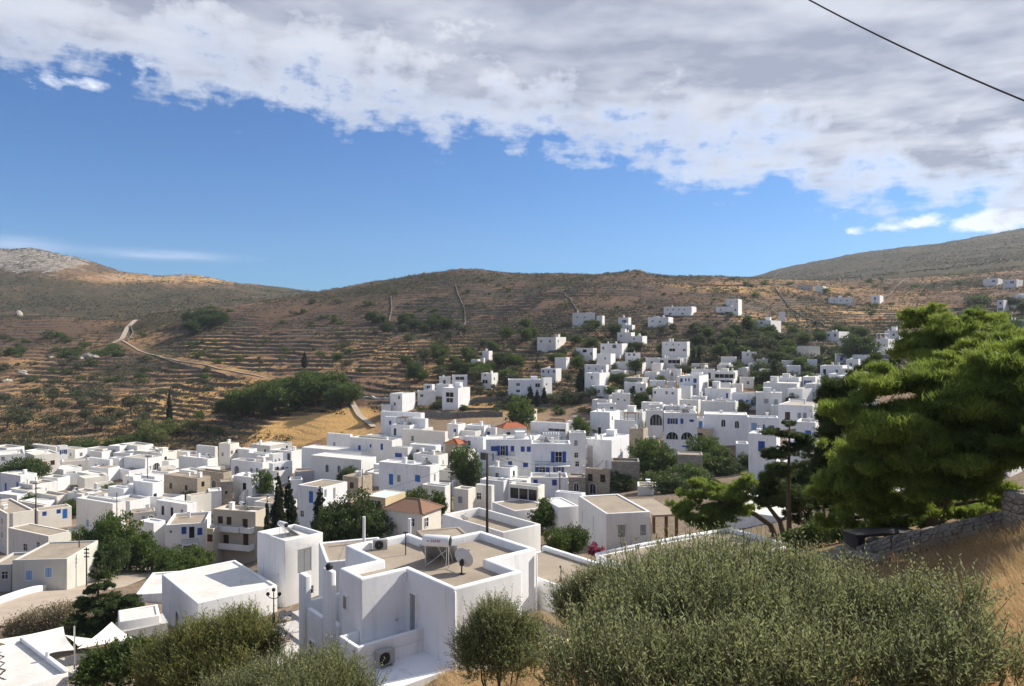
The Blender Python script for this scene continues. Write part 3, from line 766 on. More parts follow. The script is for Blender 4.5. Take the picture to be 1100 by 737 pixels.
def house(label, xl, xc, xr, top, h, **o):
    C, th, w, s = solve_house(xl, xc, xr, top, h, o)
    L = o.get('L'); rr = random.Random(int(xl*7+xr*13+top*3))
    c, sn = math.cos(R(th)), math.sin(R(th))
    x0, x1 = (0, w) if L else (-w, 0)
    cs = [(x0,0),(x1,0),(x1,s),(x0,s)]
    wp = [(C[0]+x*c-y*sn, C[1]+x*sn+y*c) for x,y in cs]
    gz = ground(np.array([p[0] for p in wp]), np.array([p[1] for p in wp]))
    zb = float(min(gz.min(), C[2]-h)); zroot = zb
    H = C[2]-zb; root = empty(o.get('name','house'), (C[0],C[1],zroot), R(th))
    tag(root, label, o.get('cat','house'), o.get('group'))
    FOOT.append((C[0]+((x0+x1)/2)*c-(s/2)*sn, C[1]+((x0+x1)/2)*sn+(s/2)*c, math.hypot(w,s)/2))
    wall = o.get('wall', 'w' if rr.random() < .6 else 'w2'); roof = o.get('roof', rr.choice('WWGT' if wall[0]=='w' else 'TG'))
    par = o.get('par', rr.choice([.12,.25,.35,.45])); t = .28
    # slightly out-of-square plan, as hand-built walls are
    j = lambda: rr.uniform(-.08,.08)*min(1,w/6)
    poly = [(x0,0),(x1,0),(x1+(0 if not L else j()),s+j()),(x0+(j() if not L else 0),s+j())]
    global PENDING
    PENDING = []
    W = o.get('W')
    seesR = (abs(xc-xl) if L else abs(xr-xc)) > 4
    if W is None or (W == [] and not o.get('bare') and wall not in ('s','st') and w > 4 and rr.random() < .7):
        auto_windows(root, L, w, s, H, min(h, H), seesR, rr, o.get('kinds', 'wwwbgsd' if wall[0] == 'w' else 'wwnd'))
    else:
        for e in W:
            kd, px, py = e[:3]; kd = 'h' if kd == 'w' and wall in ('s','st') else kd; ww, hh = (e[3:5] if len(e) > 4 else (None, None))
            D = Vector(((px-550)/F, 1, -(py-368)/F)); Mx = Matrix.Translation(root.location) @ Matrix.Rotation(R(th),4,'Z'); Mi = Mx.inverted()
            oo = Mi @ Vector((0,0,0)); dd = Mi.to_3x3() @ D
            tF = -oo.y/dd.y if abs(dd.y) > 1e-6 else -1; pF = oo+dd*tF
            dw, dh = DEF[kd]; ww = ww or dw; hh = hh or dh
            if x0-.1 <= pF.x <= x1+.1:
                m_ = ww/2+.12
                add_window(root, kd, min(max(pF.x, x0+m_), x1-m_) if x1-x0 > 2*m_ else (x0+x1)/2, 0, min(pF.z, H-hh/2-.15), 'F', ww, hh)
            else:
                tS = -oo.x/dd.x if abs(dd.x) > 1e-6 else -1; pS = oo+dd*tS; m_ = ww/2+.12
                add_window(root, kd, 0, min(max(pS.y, m_), max(m_,s-m_)), min(pS.z, H-hh/2-.15), 'L' if L else 'R', ww, hh)
    pend = PENDING; PENDING = None
    holes = {}
    for kd,wx,wy,wz,sd_,ww,hh in pend:
        if kd in 'aA' or wz-hh/2 < -1.3: continue
        i = {'F':0,'R':1,'L':3}[sd_]; u = {'F':wx-x0,'R':wy,'L':math.hypot(poly[3][0]-x0, poly[3][1])-wy}[sd_]
        holes.setdefault(i,[]).append((u,wz,ww,hh))
    hip = o.get('hip')
    if hip:
        mb = MB(); 
        for i in range(4):
            a, b = poly[i], poly[(i+1)%4]; mb.quad([(a[0],a[1],-1.5),(b[0],b[1],-1.5),(b[0],b[1],H),(a[0],a[1],H)])
        mb.build('wall', M[wall], root)
        e = .35; xa, xb, ya, yb = x0-e, x1+e, -e, s+e; cx = (xa+xb)/2; cy = (ya+yb)/2
        r = MB(); kk = min(w,s)*.5*(1 if hip == 1 else 0.999)
        if hip == 1: ridge = [(xa+kk,cy,H+kk*.52),(xb-kk,cy,H+kk*.52)] if w >= s else [(cx,ya+kk,H+kk*.52),(cx,yb-kk,H+kk*.52)]
        z = H-.08
        A, B, Cc, D = (xa,ya,z),(xb,ya,z),(xb,yb,z),(xa,yb,z)
        if w >= s:
            r.quad([A,B,ridge[1],ridge[0]]); r.quad([Cc,D,ridge[0],ridge[1]]); r.quad([B,Cc,ridge[1]]); r.quad([D,A,ridge[0]])
        else:
            r.quad([B,Cc,ridge[1],ridge[0]]); r.quad([D,A,ridge[0],ridge[1]]); r.quad([A,B,ridge[0]]); r.quad([Cc,D,ridge[1]])
        r.quad([D,Cc,B,A]); ro = r.build('roof', M[o.get('roofm','RT')], root)
        ro.data.uv_layers.new(name='UVMap')
        uv = ro.data.uv_layers[0].data
        for p in ro.data.polygons:
            n = p.normal; ax = Vector((-n.y,n.x,0)); ax = ax.normalized() if ax.length > .01 else Vector((1,0,0)); ay = n.cross(ax)
            for li in p.loop_indices:
                v = ro.data.vertices[ro.data.loops[li].vertex_index].co; uv[li].uv = (v.dot(ax), v.dot(ay)*.02)
        # ridge caps
        cap = MB()
        for a, b in ((A,ridge[0]),(D,ridge[0]),(B,ridge[1]),(Cc,ridge[1])) if w>=s else ((A,ridge[0]),(B,ridge[0]),(D,ridge[1]),(Cc,ridge[1])): cap.tube([a,b],.11,5)
        cap.tube([ridge[0],ridge[1]],.12,5); cap.build('ridge_tiles', M[o.get('roofm','RT')], root)
    else:
        body, r, ins = poly_body(poly, -1.5, H, par, t, [M[wall]], 'wall', root, holes)
        if d_near(C): bevel_mesh(body.data, .07, 2)
        r.build('roof', M[roof], root)
        # what stands on a flat roof
        zr = H-par; iw = (x1-x0)-1; 
        def spot(a, b): return (x0+.7+rr.random()*max(.1,iw-a-.5), .7+rr.random()*max(.1,s-b-1.4))
        if w > 3 and s > 3 and not o.get('bare'):
            for q in range(rr.choice([0,1,1,2,2])):
                a, b = spot(.6,.6); mb = MB(); hh = rr.uniform(.6,1.3); ww = rr.uniform(.4,.7)
                mb.box(a,a+ww,b,b+ww,zr-.05,zr+hh); mb.box(a-.07,a+ww+.07,b-.07,b+ww+.07,zr+hh,zr+hh+.1)
                mb.build('chimney', M['w'], root)
            if rr.random() < .35 and w > 5 and s > 4.5:
                a, b = spot(2.2,2); b = max(b, s*.45); mb = MB(); hh = rr.uniform(1.0,2.1)
                mb.box(a,a+2.0,b,min(b+1.8,s-.3),zr-.05,zr+hh); mb.box(a-.1,a+2.1,b-.1,min(b+1.9,s-.25),zr+hh,zr+hh+.12)
                mb.build('stair_head', M[wall], root)
            if rr.random() < .16 and w > 5 and s > 4:
                mb = MB(); a = x0+.5+rr.random()*(iw-3.2 if iw > 3.3 else .1); pw = min(3.0, iw-.4); b0, b1 = s*.25, s*.8
                for px_, py_ in ((a,b0),(a+pw,b0),(a,b1),(a+pw,b1)): mb.box(px_-.06,px_+.06,py_-.06,py_+.06,zr-.05,zr+2.1)
                for q in range(7): mb.box(a+pw*q/6-.04,a+pw*q/6+.04,b0-.2,b1+.2,zr+2.1,zr+2.2)
                mb.box(a-.15,a+pw+.15,b0-.05,b0+.05,zr+2.0,zr+2.1); mb.box(a-.15,a+pw+.15,b1-.05,b1+.05,zr+2.0,zr+2.1); mb.build('pergola', M['wood' if rr.random()<.5 else 'trim'], root)
            if rr.random() < .3:
                mb = MB(); a, b = spot(.3,.3); mb.tube([(a,b,zr-.1),(a,b,zr+rr.uniform(1.2,2.2))],.035,5); mb.tube([(a-.4,b,zr+1.1),(a+.4,b,zr+1.15)],.02,4)
                mb.build('aerial', M['iron'], root)
            if rr.random() < .25:
                a, b = spot(3,.5); mb = MB(); mb.box(a,a+min(3,w*.4),b,b+.25,zr-.05,zr+.55); mb.build('low_parapet', M[wall], root)
    for kd,wx,wy,wz,sd_,ww,hh in pend:
        if hip and kd not in 'aA': wx, wy = {'F':(wx,wy-REVEAL+.05),'R':(wx+REVEAL-.05,wy),'L':(wx-REVEAL+.05,wy)}[sd_]
        add_window(root, kd, wx, wy, wz, sd_, ww, hh)
    if not o.get('bare') and w > 3 and rr.random() < .45:      # a walled yard or an outside stair
        if rr.random() < .6:
            mb = MB(); dp = rr.uniform(1.4,2.8); a = x0+rr.uniform(0,.4)*w; b = min(x1, a+rr.uniform(.4,.9)*w); yh = max(-1.2, min(H-2.2, rr.uniform(.7,1.7)))
            mb.box(a,b,-dp,-dp+.25,-2.5,yh); mb.box(a,a+.25,-dp+.25,-.004,-2.5,yh); mb.box(b-.25,b,-dp+.25,-.004,-2.5,yh); mb.build('yard_wall', M[wall], root)
        else:
            mb = MB(); k = 9; st = min(H-par,3.0)/k; a = x0+w*rr.uniform(.1,.3); dr = min(.32,(w*.6)/k)
            for q in range(k): mb.box(a+q*dr,a+(q+1)*dr,-1.0,-.004,-2,(q+1)*st)
            mb.build('outside_stair', M[wall], root)
    HOUSES[label] = (root, x0, x1, s, H, par)
    return root
def d_near(C): return C[1] < 105
def H_(*a, **k): return house(*a, **k)
# --- left quarter, nearest rows first
H_('weathered grey-green house with two pale blue shuttered windows beside the road', 13,72,75,600,5.5,d=97,th=6,s=9,wall='o',roof='T',par=.2,W=[('G',31,618),('G',52,615)],bare=1)
H_('low dark recessed shed left of the weathered grey-green house', -12,12,13,606,5,d=98.5,th=8,s=6,wall='g',roof='T',W=[('w',5,618)])
H_('cream single-storey house with brown roof behind the weathered grey-green house', 9,52,76,576,4.5,d=112,wall='c',roof='T',par=.1,W=[('w',27,588,1.2,1.2),('w',41,586)],bare=1)
H_('tall blank cream wall house at the left edge of the village', -16,7.5,37,552,6.5,L=1,d=124,th=48,wall='c',roof='T',W=[('w',2,575),('w',2,560)])
H_('low tan-roofed house behind the tall blank cream wall house', 19,47,53,543,4,wall='c',roof='T',bare=1)
H_('long low white house with bright blue door and two small blue windows', 36,41,77,549,3.8,L=1,wall='c',roof='T',W=[('b',47.7,552,.9,1),('b',63,549.5,.9,1),('B',69.6,552)],bare=1)
H_('pale house with two blue-green windows above the village trees', 82,121,135,541,6.5,wall='w2',roof='W',W=[('G',94,562,1,1.6),('G',110,560,1.1,1.4)])
H_('small white house with shaded front right of the dark-roofed lean-to', 72,88,91,531,4.5,wall='w2',roof='T')
H_('small brown-roofed house with bright side wall left of centre', 38,61,75,533,4,wall='c',roof='T')
H_('pale cube house tucked behind the blank cream one', 20,35,61,521,4.5,roof='T')
H_('two-room white house with blue doors and a pale blue canopy', 0,22,40,511,5.5,wall='w',roof='W',W=[('B',6,523),('B',18.5,522)])
H_('cream two-storey house with orange door and brown windows', 27,37,64,489,7.5,L=1,th=48,wall='c',roof='W',W=[('o',48.5,499),('n',56.5,497),('n',53,512)])
H_('long white-roofed house at the left edge behind the domed tree', -8,27,29,487,6,s=11,wall='w2',roof='W',W=[('g',3,493),('g',8,493)])
H_('white roofed building behind the cream house with orange door', 34,60,66,480,4.5,roof='W',wall='c')
H_('small bright white tower house at the back of the left quarter', 61,64,73,479.5,5.5,L=1,wall='wn')
H_('low curved white yard building on the back edge of the village', 64,66,95,496,3.5,L=1,wall='c',W=[])
H_('small white store beside the green hedge in the left quarter', 69,83,85,508,3,W=[])
H_('cream flat-roofed house with a shaded left side', 84,91,117,514,4.5,L=1,wall='c',roof='W',W=[])
H_('little cream house with one dark window facing the sun', 101,104,122,520,4,L=1,wall='c',W=[('w',115,525)])
H_('wide white house with two blue doors below the hillside', 95,118,121,494,5,roof='W',W=[('b',103,502,.9,1.8),('b',111,502,.9,1.8)])
H_('white house with one grey window next to the two blue doors', 118,128,136,492.5,5,W=[('g',121.5,502)])
H_('white split-level house above the long low terracotta-edged one', 116,133,143,525,5,W=[])
H_('white house with an arched loggia on its sunny side', 133,156,174,493,5.5,W=[('A',168,501,2.2,2.2),('w',161,503)])
H_('broad white-roofed house with one dark doorway at the back', 145,174,190,487,4.5,wall='c',roof='W',W=[('d',178,494)])
H_('low cream building behind the pole at the hill foot', 186,205,213,486,3.5,wall='c',roof='W',W=[])
H_('white house carrying a dark solar panel at the back', 192,223,234,493,5,wall='w2',roof='W',W=[('w',207,503,.8,.7)])
H_('grey-white upper block behind the solar panel house', 211,231,234,480,5,wall='w2',W=[])
H_('narrow white house with four tall corner pillars', 235,247,257,477,7,wall='c',W=[('w',239,488),('w',249,486),('w',254,485)])
H_('white block between the pillared house and the arched house', 255,268,276,483,5,W=[('w',265,494)])
H_('upper storey of the white house beside a dark arch', 260,285,293,488,4,wall='w2',W=[('w',266,494,.7,.7),('w',277,494,.7,.7)])
H_('white house with a dark arch and two square windows', 248,282,292,497,5,W=[('A',254.5,505,1.8,2.4),('w',270,505),('w',276,505),('w',286,505)])
H_('large beige stone house with three small windows', 176,212,226,514,7,wall='st',roof='T',W=[('w',183.5,522,1,1.4),('w',200,524,.9,1.2),('w',200,533,1,1),('w',218,520)])
H_('brown-roofed stone ruin behind the beige stone house', 212,240,249,508,5,wall='st',roof='T',W=[('a',230,520,1.6,2.2)])
H_('dark rubble house with a pale gap in its wall', 237,250,252,517,5.5,wall='s',roof='T',W=[('w',243,529,.6,.8)])
H_('white house with pergola and stairs above the beige three-storey one', 251,271,283,513,5.5,W=[('d',262.5,524,1.3,2.4)])
H_('white house with a tall shaded wall and bright right end', 143,164,176,519,6.5,wall='wn',W=[('d',166,535)],roof='W')
H_('low white walled yard behind the tall shaded wall', 132,143,156,512,3.5,W=[])
H_('low white house with smooth parapet under the beige stone house', 168,201,211,542,4.5,wall='wn',roof='W',W=[])
H_('crumbling cream wall house with outside stair', 200,205,227,533,5,L=1,wall='c',roof='T',W=[])
H_('pale blue-shaded house end behind the crumbling cream wall', 224,238,239.5,527,5,W=[])
H_('small white end house with one window by the solar panel', 170,173,189,502,4,L=1,wall='c',W=[('w',180,507,.8,.8)])
H_('low house with tan roof and two grey windows above the trees', 140,167,168.5,549,4,wall='g',roof='T',W=[('g',154,557),('a',162,556,1,1)])
H_('white corner house with one blue-grey window over the garden', 149,165,178,562,6,d=126,roof='W',W=[('G',155,577,1.6,1.2)])
H_('white house with open blue shutters and small balcony over the garden', 178,220,221,561.5,7,d=127,th=16,s=9,wall='w',roof='T',W=[('b',197.6,570,.95,1.4),('d',206,572),('b',214.7,571,.95,1.4),('w',183.5,571,.5,.6),('a',201,588,1.3,1.6)])
b3 = H_('beige three-storey house with dark red doors and white balconies', 229,274.5,288,550,9.2,d=126,th=-16,wall='b',roof='W',par=.5,W=[('n',236.7,558.5),('n',246,559.5,1,1.4),('r',263.3,564),('r',264,580),('r',243,581),('n',234,579)])
H_('lower wing of the beige three-storey house with white coping', 222,229,231,568,6.2,d=125,th=-14,s=5,wall='b',roof='W',par=.8,W=[('n',225.5,578)])
H_('long grey stone house with pale roof at the hill foot', 268,290,314,479,4.5,wall='g',roof='W',W=[])
H_('small sunny white house with two windows behind the arch house', 289,293,305,488,4.5,L=1,W=[('w',296,495,.6,.8),('w',300,494,.6,.8)])
H_('white tower with tall dark doorway near the chapel', 304,313,326,485,6,W=[('d',310,492,1.2,2.6)])
H_('sunlit white house with three dark windows behind the cypresses', 289,293,314,498,5.5,L=1,th=46,wall='wn',W=[('w',296.5,504),('w',304,504),('w',308,504)])
H_('long white chapel hall with arched windows', 334,388,404,494,5.5,wall='w2',roof='W',par=.1,W=[('a',351.5,503),('a',364.5,504)],bare=1)
H_('long white-roofed building behind the chapel hall', 324,388,402,486,4.5,wall='w',roof='W',W=[],bare=1)
H_('low mauve-grey wall house with rubble on its roof', 317,350,352,505.5,3.5,wall='m',roof='T',W=[])
H_('white house with one blue door beside the lone cypress', 320,347,373,524,7.5,wall='wn',roof='T',par=.1,W=[('B',334,534,1.1,2.2),('w',324.5,552),('g',359,530,.7,2),('g',349.5,530,.7,1.4)],bare=1)
H_('low white annex behind the house with one blue door', 311,325,327,515,4,wall='wn',W=[])
H_('tan tumbledown house beside the garden trees', 368,385,400,513,4.5,wall='st',roof='T')
# --- centre
H_('white block at the foot of the golden field', 351,376,379,467,5.5,W=[('g',359,477)])
H_('pale house with blue window and brown roof terrace', 376,421,431,473,6,wall='w2',roof='T',W=[('b',386,481),('b',398,479,.7,1),('b',410,480,.9,1.7)])
H_('long upper white block on the village skyline', 409,452,456,444,5,wall='wn',roof='W',W=[('w',417,450,.6,.7)])
H_('white block stepping down in front of the skyline block', 413,457,460,450,4.5,wall='wn',roof='W',W=[])
H_('flat white block left of the long tan-roofed house', 420,440,452,457,4,wall='wn',W=[])
H_('long tan-roofed house with a dark shaded eave', 432,478,481,464,5.5,wall='c',roof='T',W=[('w',443,471,.9,1.5)])
H_('low tan-roofed wing in front of the long tan-roofed house', 448,478,482,471.5,3.5,wall='c',roof='T',W=[])
H_('white house with one wide blue window beside the church', 420,438,443,481,4.5,roof='W',W=[('b',428,489,2.2,1.2)])
H_('white house with lit end behind the roof garden', 440,468,474,479,4.5,wall='w',roof='W',W=[])
H_('mauve-shaded terrace house planted along its roof', 444,471,481,489.5,4.5,wall='w2',roof='T',W=[('w',476,497,.6,1)])
H_('wide white house with bright blue door and blue shutters', 407,462,472,501,6.5,wall='wn',roof='W',W=[('B',420,515,1.2,2.3),('g',428.3,514,1,1.5),('B',448.5,514,1.4,1.5),('w',467,513,.6,1.5)])
H_('stone cottage under a hipped orange tile roof with cream end', 478,492,501,477,4,wall='st',hip=1,roofm='RT',W=[])
H_('white house with one deep blue window above the orange roofs', 480,492,500,456,5,W=[('b',488.6,463,1,1.3)])
H_('white house with an arched window and red-brown ledge', 498,519,523,470,5,wall='wn',W=[('w',504,476,.9,1.3)])
H_('upper white room with arch behind the red-brown ledge', 500,520,527,457.5,4,W=[('A',512,465,2,1.8)])
H_('tan-walled flat house right of the wide blue-shuttered house', 470,495,502,507,4,wall='c',roof='T',W=[])
H_('low white house with tan roof and white awning', 453,478,484,523,4.5,roof='T',W=[])
H_('small tan house with one window beside the timber pole', 487,503,511,526,4.5,wall='c',roof='T',W=[('g',494,537,.9,1.2)])
H_('shaded white house behind the middle timber pole', 511,528,531,522,4.5,W=[('w',514,533)])
H_('blue-white house with a dark open roof veranda', 514,533,536,485,7,wall='wn',W=[('v',523,490.5,3.4,1.7)])
H_('yellow-sided house with pale blue painted roof', 391,414,436,535,5,wall='y',roof='bluer',par=.06,W=[('v',402,543.5,2.6,1.8)],bare=1)
H_('old house under a hipped brown tile roof with cream walls', 414,453.5,474,551,5,d=95,wall='c',hip=1,roofm='BT',W=[('w',458,561,.9,1.3),('w',443,561)])
H_('cream house under a hipped orange tile roof', 534,541,566,460,4.5,L=1,th=24,wall='c',hip=1,roofm='RT',W=[])
H_('long white house with slatted roof pergola', 570,608,611,455,5,roof='W',W=[('v',598,462,5,.8)])
H_('white cube with solar heater above the pergola house', 609,624,627,453,4.5,W=[('w',613,459,.7,.8)])
H_('tan tile-roofed hut behind the pergola house', 588,607,610,453,3,wall='c',hip=1,roofm='BT',W=[])
H_('white three-storey house with navy shutters and long balcony', 522,572,574,472,9,wall='wn',roof='W',W=[('b',531,482,1.6,1.2),('S',540,484),('b',550.5,482,.9,1.3),('b',561.5,482.5,1.0,1.3),('b',568,482.5,1.0,1.3),('b',548,498.5),('b',564.5,499.5,1.2,1.1),('w',545,493,.5,.5)])
H_('white house with two balconies and open navy shutters', 571,613,615,477,9.5,wall='wn',roof='W',par=.5,W=[('S',600,491,1.4,2.1),('S',582.5,505,1.3,2.1),('S',600,506,1.0,2.0)])
H_('white ground-floor house below the two balconies', 570,610,612,513,5,wall='wn',W=[('b',575.3,518,.9,1.1),('b',595.6,518.5,1,1.2)])
H_('low white house with tan roof and pergola below navy balcony', 525,548,556,503,4.5,wall='wn',roof='T',W=[])
H_('white porch house sheltering dark plants', 546,578,585,523,4,wall='c',roof='W',W=[('v',564,531,4.2,1.6)])
H_('small white cube in front of the navy-shuttered house', 530,541,547,517,4,W=[])
H_('tall narrow white house with a column of three grey windows', 612,629.5,631.5,465,9.5,wall='w',W=[('g',618.6,476,.9,1.3),('w',619,489,.9,1.2),('w',620,498.5,.9,1.2)])
H_('white house with a blank lit gable above the stone ruins', 631,657,676,473,7,wall='wn',roof='W',W=[('w',667,485,.7,1.3)])
H_('mauve-grey shed with tan coping above the stone ruin', 631,656,657.5,479,5.5,wall='m',roof='T',W=[])
H_('roofless stone ruin with arched doorway and two window holes', 629,655,657.5,505,6,wall='st',roof='T',W=[('w',634,513,.9,1.3),('w',647.5,514,1,1.4),('a',637,525,1.3,2)])
H_('low broken stone wall house left of the arched ruin', 611,629,630.5,513,4.5,wall='s',roof='T',W=[('a',619,523,1,1.6)])
H_('tall white house with blank blue-shaded front above the ruins', 634,655,666,443,6.5,wall='wn',roof='W',W=[])
H_('pale stone tower house with tan roof', 676,691,696,461,6.5,wall='st',roof='T',W=[('w',684,474,.8,1.2)])
H_('white house behind the pale stone tower', 660,684,690,452,5,W=[])
H_('long white rooftop row at the centre of the upper village', 665,690,698,443,4.5,W=[])
H_('white arched loggia house left of the tall arched house', 694,712,714,441,7,wall='w2',W=[('A',706,451,3.2,3)])
H_('tall white house with two great arches and navy shutters', 713,749,751,444,11,wall='wn',roof='W',par=.3,W=[('s',722.5,452.5,1.1,1.3),('b',732.5,452.5,.8,1.3),('b',743,452,1.1,.7),('A',722,468,2.7,1.8),('A',738,468.3,2.7,1.8),('b',737,479.5,1.9,.5)])
H_('grey stone hut with dark arched doorway below the great arches', 728,755,757,489,5,wall='s',roof='T',par=.15,W=[('a',742.5,502,1.0,1.6)],bare=1)
H_('large square stone ruin above the tan hut', 657,687,689,496,6,wall='s',roof='T',W=[],bare=1)
H_('small stone shed with flat roof beside the green trees', 692,709,711,476,3.5,wall='s',roof='T',W=[])
H_('sunlit orange-tan stone wall house right of the great arches', 749,766,768,461,4.5,wall='st',roof='T',W=[('w',752,469,1.2,1.8)])
H_('long white house with two arched windows in the upper village', 756,803,805,446,7,wall='wn',roof='W',W=[('a',777,454.5),('a',791.6,456)])
H_('small white room with a bright blue door beside the great arches', 749,757,758.5,449,4,W=[('B',752.5,457,1.2,2.4)])
H_('low hut with a tan roof among the trees below the ruins', 685,706,708,523,3.5,d=118,wall='c',roof='T',W=[])
H_('flat white roofed store behind the pale grey cottage', 596,625,629,531,3.5,wall='w',roof='W',W=[])
# --- right quarter
H_('white cube with lit right end left of the arched blue doors', 757,785,791,418,5,W=[('b',781,425,.8,1.6)])
H_('white house with three bright arched blue doors', 786,814,816,423,4.5,wall='wn',W=[('A',796,432,1.6,1.8),('B',803,433,1,1.9),('B',808,433,.8,1.7)])
H_('low white terrace in front of the arched blue doors', 765,791,793,431,4,W=[])
H_('white house with two pale shuttered windows above the court', 812,840,842,422,5.5,wall='w2',W=[('g',823,431,1.4,1.4),('g',833.5,431.5,1.2,1.4)])
H_('white house with curved parapet and deep blue shutters', 803,836,838,449,6,wall='wn',roof='W',W=[('G',810,459,1.4,2.2),('B',815.7,459,.9,2.2),('b',820.5,459,.6,1.4),('b',829,460,1.2,1.4)])
H_('white house with one arched navy window above the railing', 804,834,838,467,7,wall='wn',roof='W',W=[('b',818,479.5,1.2,1.8)])
H_('lower white wing left of the arched navy window', 791,804,806,477,5,wall='wn',W=[])
H_('white house with a red-brown door and paired grey windows', 836,873,883,436,5,wall='wn',W=[('r',846,447,1.2,2),('g',858.6,446.5,1,1.5),('g',864.5,446.5,1,1.5)])
H_('tall white house with a lit side window behind the red-brown door', 846,862,885,418,5,W=[('g',874,423.5,1.4,1.4),('w',851,430),('w',857,430)])
H_('white house with a blue double door beside the pines', 855,876,880,454,5.5,wall='wn',roof='T',W=[('B',868,467.5,1.3,2.1)])
H_('lower white house with one dark window beside the slender pine', 846,871,873,476,6,wall='wn',roof='T',W=[('w',855.7,486,1,1.3),('w',839.5,485)])
H_('stacked white roofs below the orange field', 820,856,860,412,5,W=[])
H_('topmost of the stacked white roofs below the orange field', 828,858,861,406,4.5,W=[('w',846,410,.6,.5)])
H_('small white house with lit end right of the stacked roofs', 862,876,882,405,4.5)
H_('long white roof beside the dark cypress tree', 865,895,909,413,4.5,W=[])
H_('white cube above the long white roof', 890,905,912,402,4.5)
H_('white house with two dark windows on the terraced slope', 886,901,912,356,4.5,W=[('w',890,360,1,1.4),('w',897,360,1,1.4)])
H_('lower white wing right of the two dark windows', 901,914,916,363,4.5,W=[('w',907,367)])
H_('cream-sided white house among the trees on the right slope', 856,862,881,372,6,L=1,th=25,wall='c',W=[('w',872,380,.7,1),('w',859,380)])
H_('white house crowning the right-hand village cluster', 950,966,972,355,5)
H_('white front house below the crowning cluster house', 938,954,961,364,6)
H_('white terrace house right of the big dark round tree', 915,938,945,381,4.5)
H_('bright white terrace house under the crowning cluster', 935,958,967,378,4.5)
H_('little white house left end of the terrace row', 909,922,926,386,4.5)
H_('little white house in the middle of the terrace row', 940,950,956,388,5)
H_('long white house stepping down toward the pines', 881,905,910,393,5)
H_('white house nearest the pine tops in the right cluster', 903,918,929,396,5)
H_('white house half hidden behind the dark cypress', 905,935,945,402,5)
H_('small white house glimpsed above the cypress top', 893,915,925,412,5)
# --- middle slope
H_('tall white house with a blank lit right side at the slope foot', 419,432,446,423,6.5,wall='wn',W=[('w',428.5,427,.9,1.2),('w',424,434,.9,1.1)],bare=1)
H_('low annex left of the blank lit white house', 410,420,421.5,435,3.5,W=[],bare=1)
H_('low white house with one round dark opening', 449,468,470,420,3.5,W=[('w',453,425,1.2,1)])
H_('small white porch house above the round opening', 455,464,467,413,3,W=[('v',460,416,1.6,1)])
H_('pale house behind the white ramp', 468,482,486,413,4)
H_('large white house with dark veranda and white stair ramp', 475,492,505,417,7,wall='wn',W=[('v',483,424,3,1.6),('v',483,430,2.6,1.5)])
H_('white house with glazed veranda on the lane bend', 486,502,504,403,4.5,W=[('v',494,406.5,3.2,1.2)])
H_('small pale house left of the glazed veranda', 472,484,486,405,3.5)
H_('white house with porch at the end of the lane', 517,528,535,401,5,W=[('w',521,403,.8,.8),('v',521,410,2.2,1.4),('w',531,407)])
H_('pale grey hut above the lane', 506,513,516,386,3.5,W=[])
H_('tiny white hut among the trees above the lane', 518,525,529,377,3.5,W=[])
H_('white house with bright right end above the bougainvillea', 577,597,608,362,4.5,kinds='ww')
H_('white house with one broad dark window on the slope', 619,637,641,374,4.5,W=[('w',628,377,1.8,1.2),('w',635,380)])
H_('white house stepping right of the broad dark window', 641,656,661,380,5,W=[('w',650,385,.7,.9)])
H_('upper white house with round arch on the slope', 645,668,674,369,4.5,W=[('A',660,372,1.8,1.6),('w',648,374)])
H_('small low white store on the slope', 596,608,612,384,3.5,W=[('w',609,386,.8,.8)])
H_('white house with three blue windows in a row', 581,597,603,396,4.5,W=[('b',583.5,399,1,1),('b',589,399.5,.8,1.2),('b',595,399,1,1)])
H_('upper storey of the white tower house on the slope', 628,651,654,392,4,W=[('w',632.5,395.5,.6,.8),('w',640,396,.6,.8),('w',647,396,.6,.8)])
H_('lower storeys of the white tower house on the slope', 628,644,655,401,7,W=[('w',635.5,405.5,.8,1.2)])
H_('long white house with four dark windows behind three cypresses', 546,581,583,408,6.5,wall='wn',W=[('w',556.5,413,1.3,1),('w',556.5,420,1.3,1),('v',577.5,414,1.6,1.4),('w',568,418,1,1.5)])
H_('bright square end block of the four-window house', 581,584,593,406,6.5,L=1,W=[('w',587,413,.8,.8)])
H_('tan stone hut by the dark field wall', 562,574,577,440,3.5,wall='c',roof='T',W=[])
H_('white house at the left of the dry golden field', 658,677,679,423,5.5,W=[('w',664,429,.7,.7),('w',671,430,.7,.7)])
H_('white house below the left of the dry golden field', 642,662,664,434,5,W=[('w',647,439,.7,.7),('w',657,439,1,1.1)])
H_('two-storey white house above the long veranda house', 711,738,741,367,6.5,W=[('w',716,370,.6,.7),('w',723,370,.6,.7),('w',729,370.5,.6,.7),('v',722,376,2.4,1.2),('w',735,376,1.2,1)])
H_('long white house with a shaded veranda and one arch', 706,731,734,385,4,W=[('a',711,389,1.6,1.8),('v',724,388.5,4.5,1.4)])
H_('white house with paired dark windows beside the dry field', 672,688,690,379,4,W=[('w',676,381,.9,1),('w',681,381,.9,1)])
H_('white front room below the paired dark windows', 674,688,690,384,3.8,W=[('w',676,388),('w',683,388)])
H_('top block of the stepped white tower below the ridge', 664,675,678,341,4.5,W=[])
H_('second block of the stepped white tower below the ridge', 666,679,682,349,4,W=[])
H_('third block of the stepped white tower below the ridge', 663,678,682,357,4,W=[('w',667,361,.8,.9)])
H_('side wing of the stepped white tower below the ridge', 678,690,695,361,3.5,W=[('w',681,364,.8,.9)])
H_('blue-shaded flat white building above the long veranda', 743,768,770,397,4.5,W=[])
H_('white two-storey house with four navy windows and lit end', 730,751,761,404,6.5,wall='wn',W=[('b',732,408.5,.9,1.4),('b',736.5,408,.6,1.1),('b',740,408,.6,1.1),('b',746.5,409,1.2,1.5),('w',746,415)])
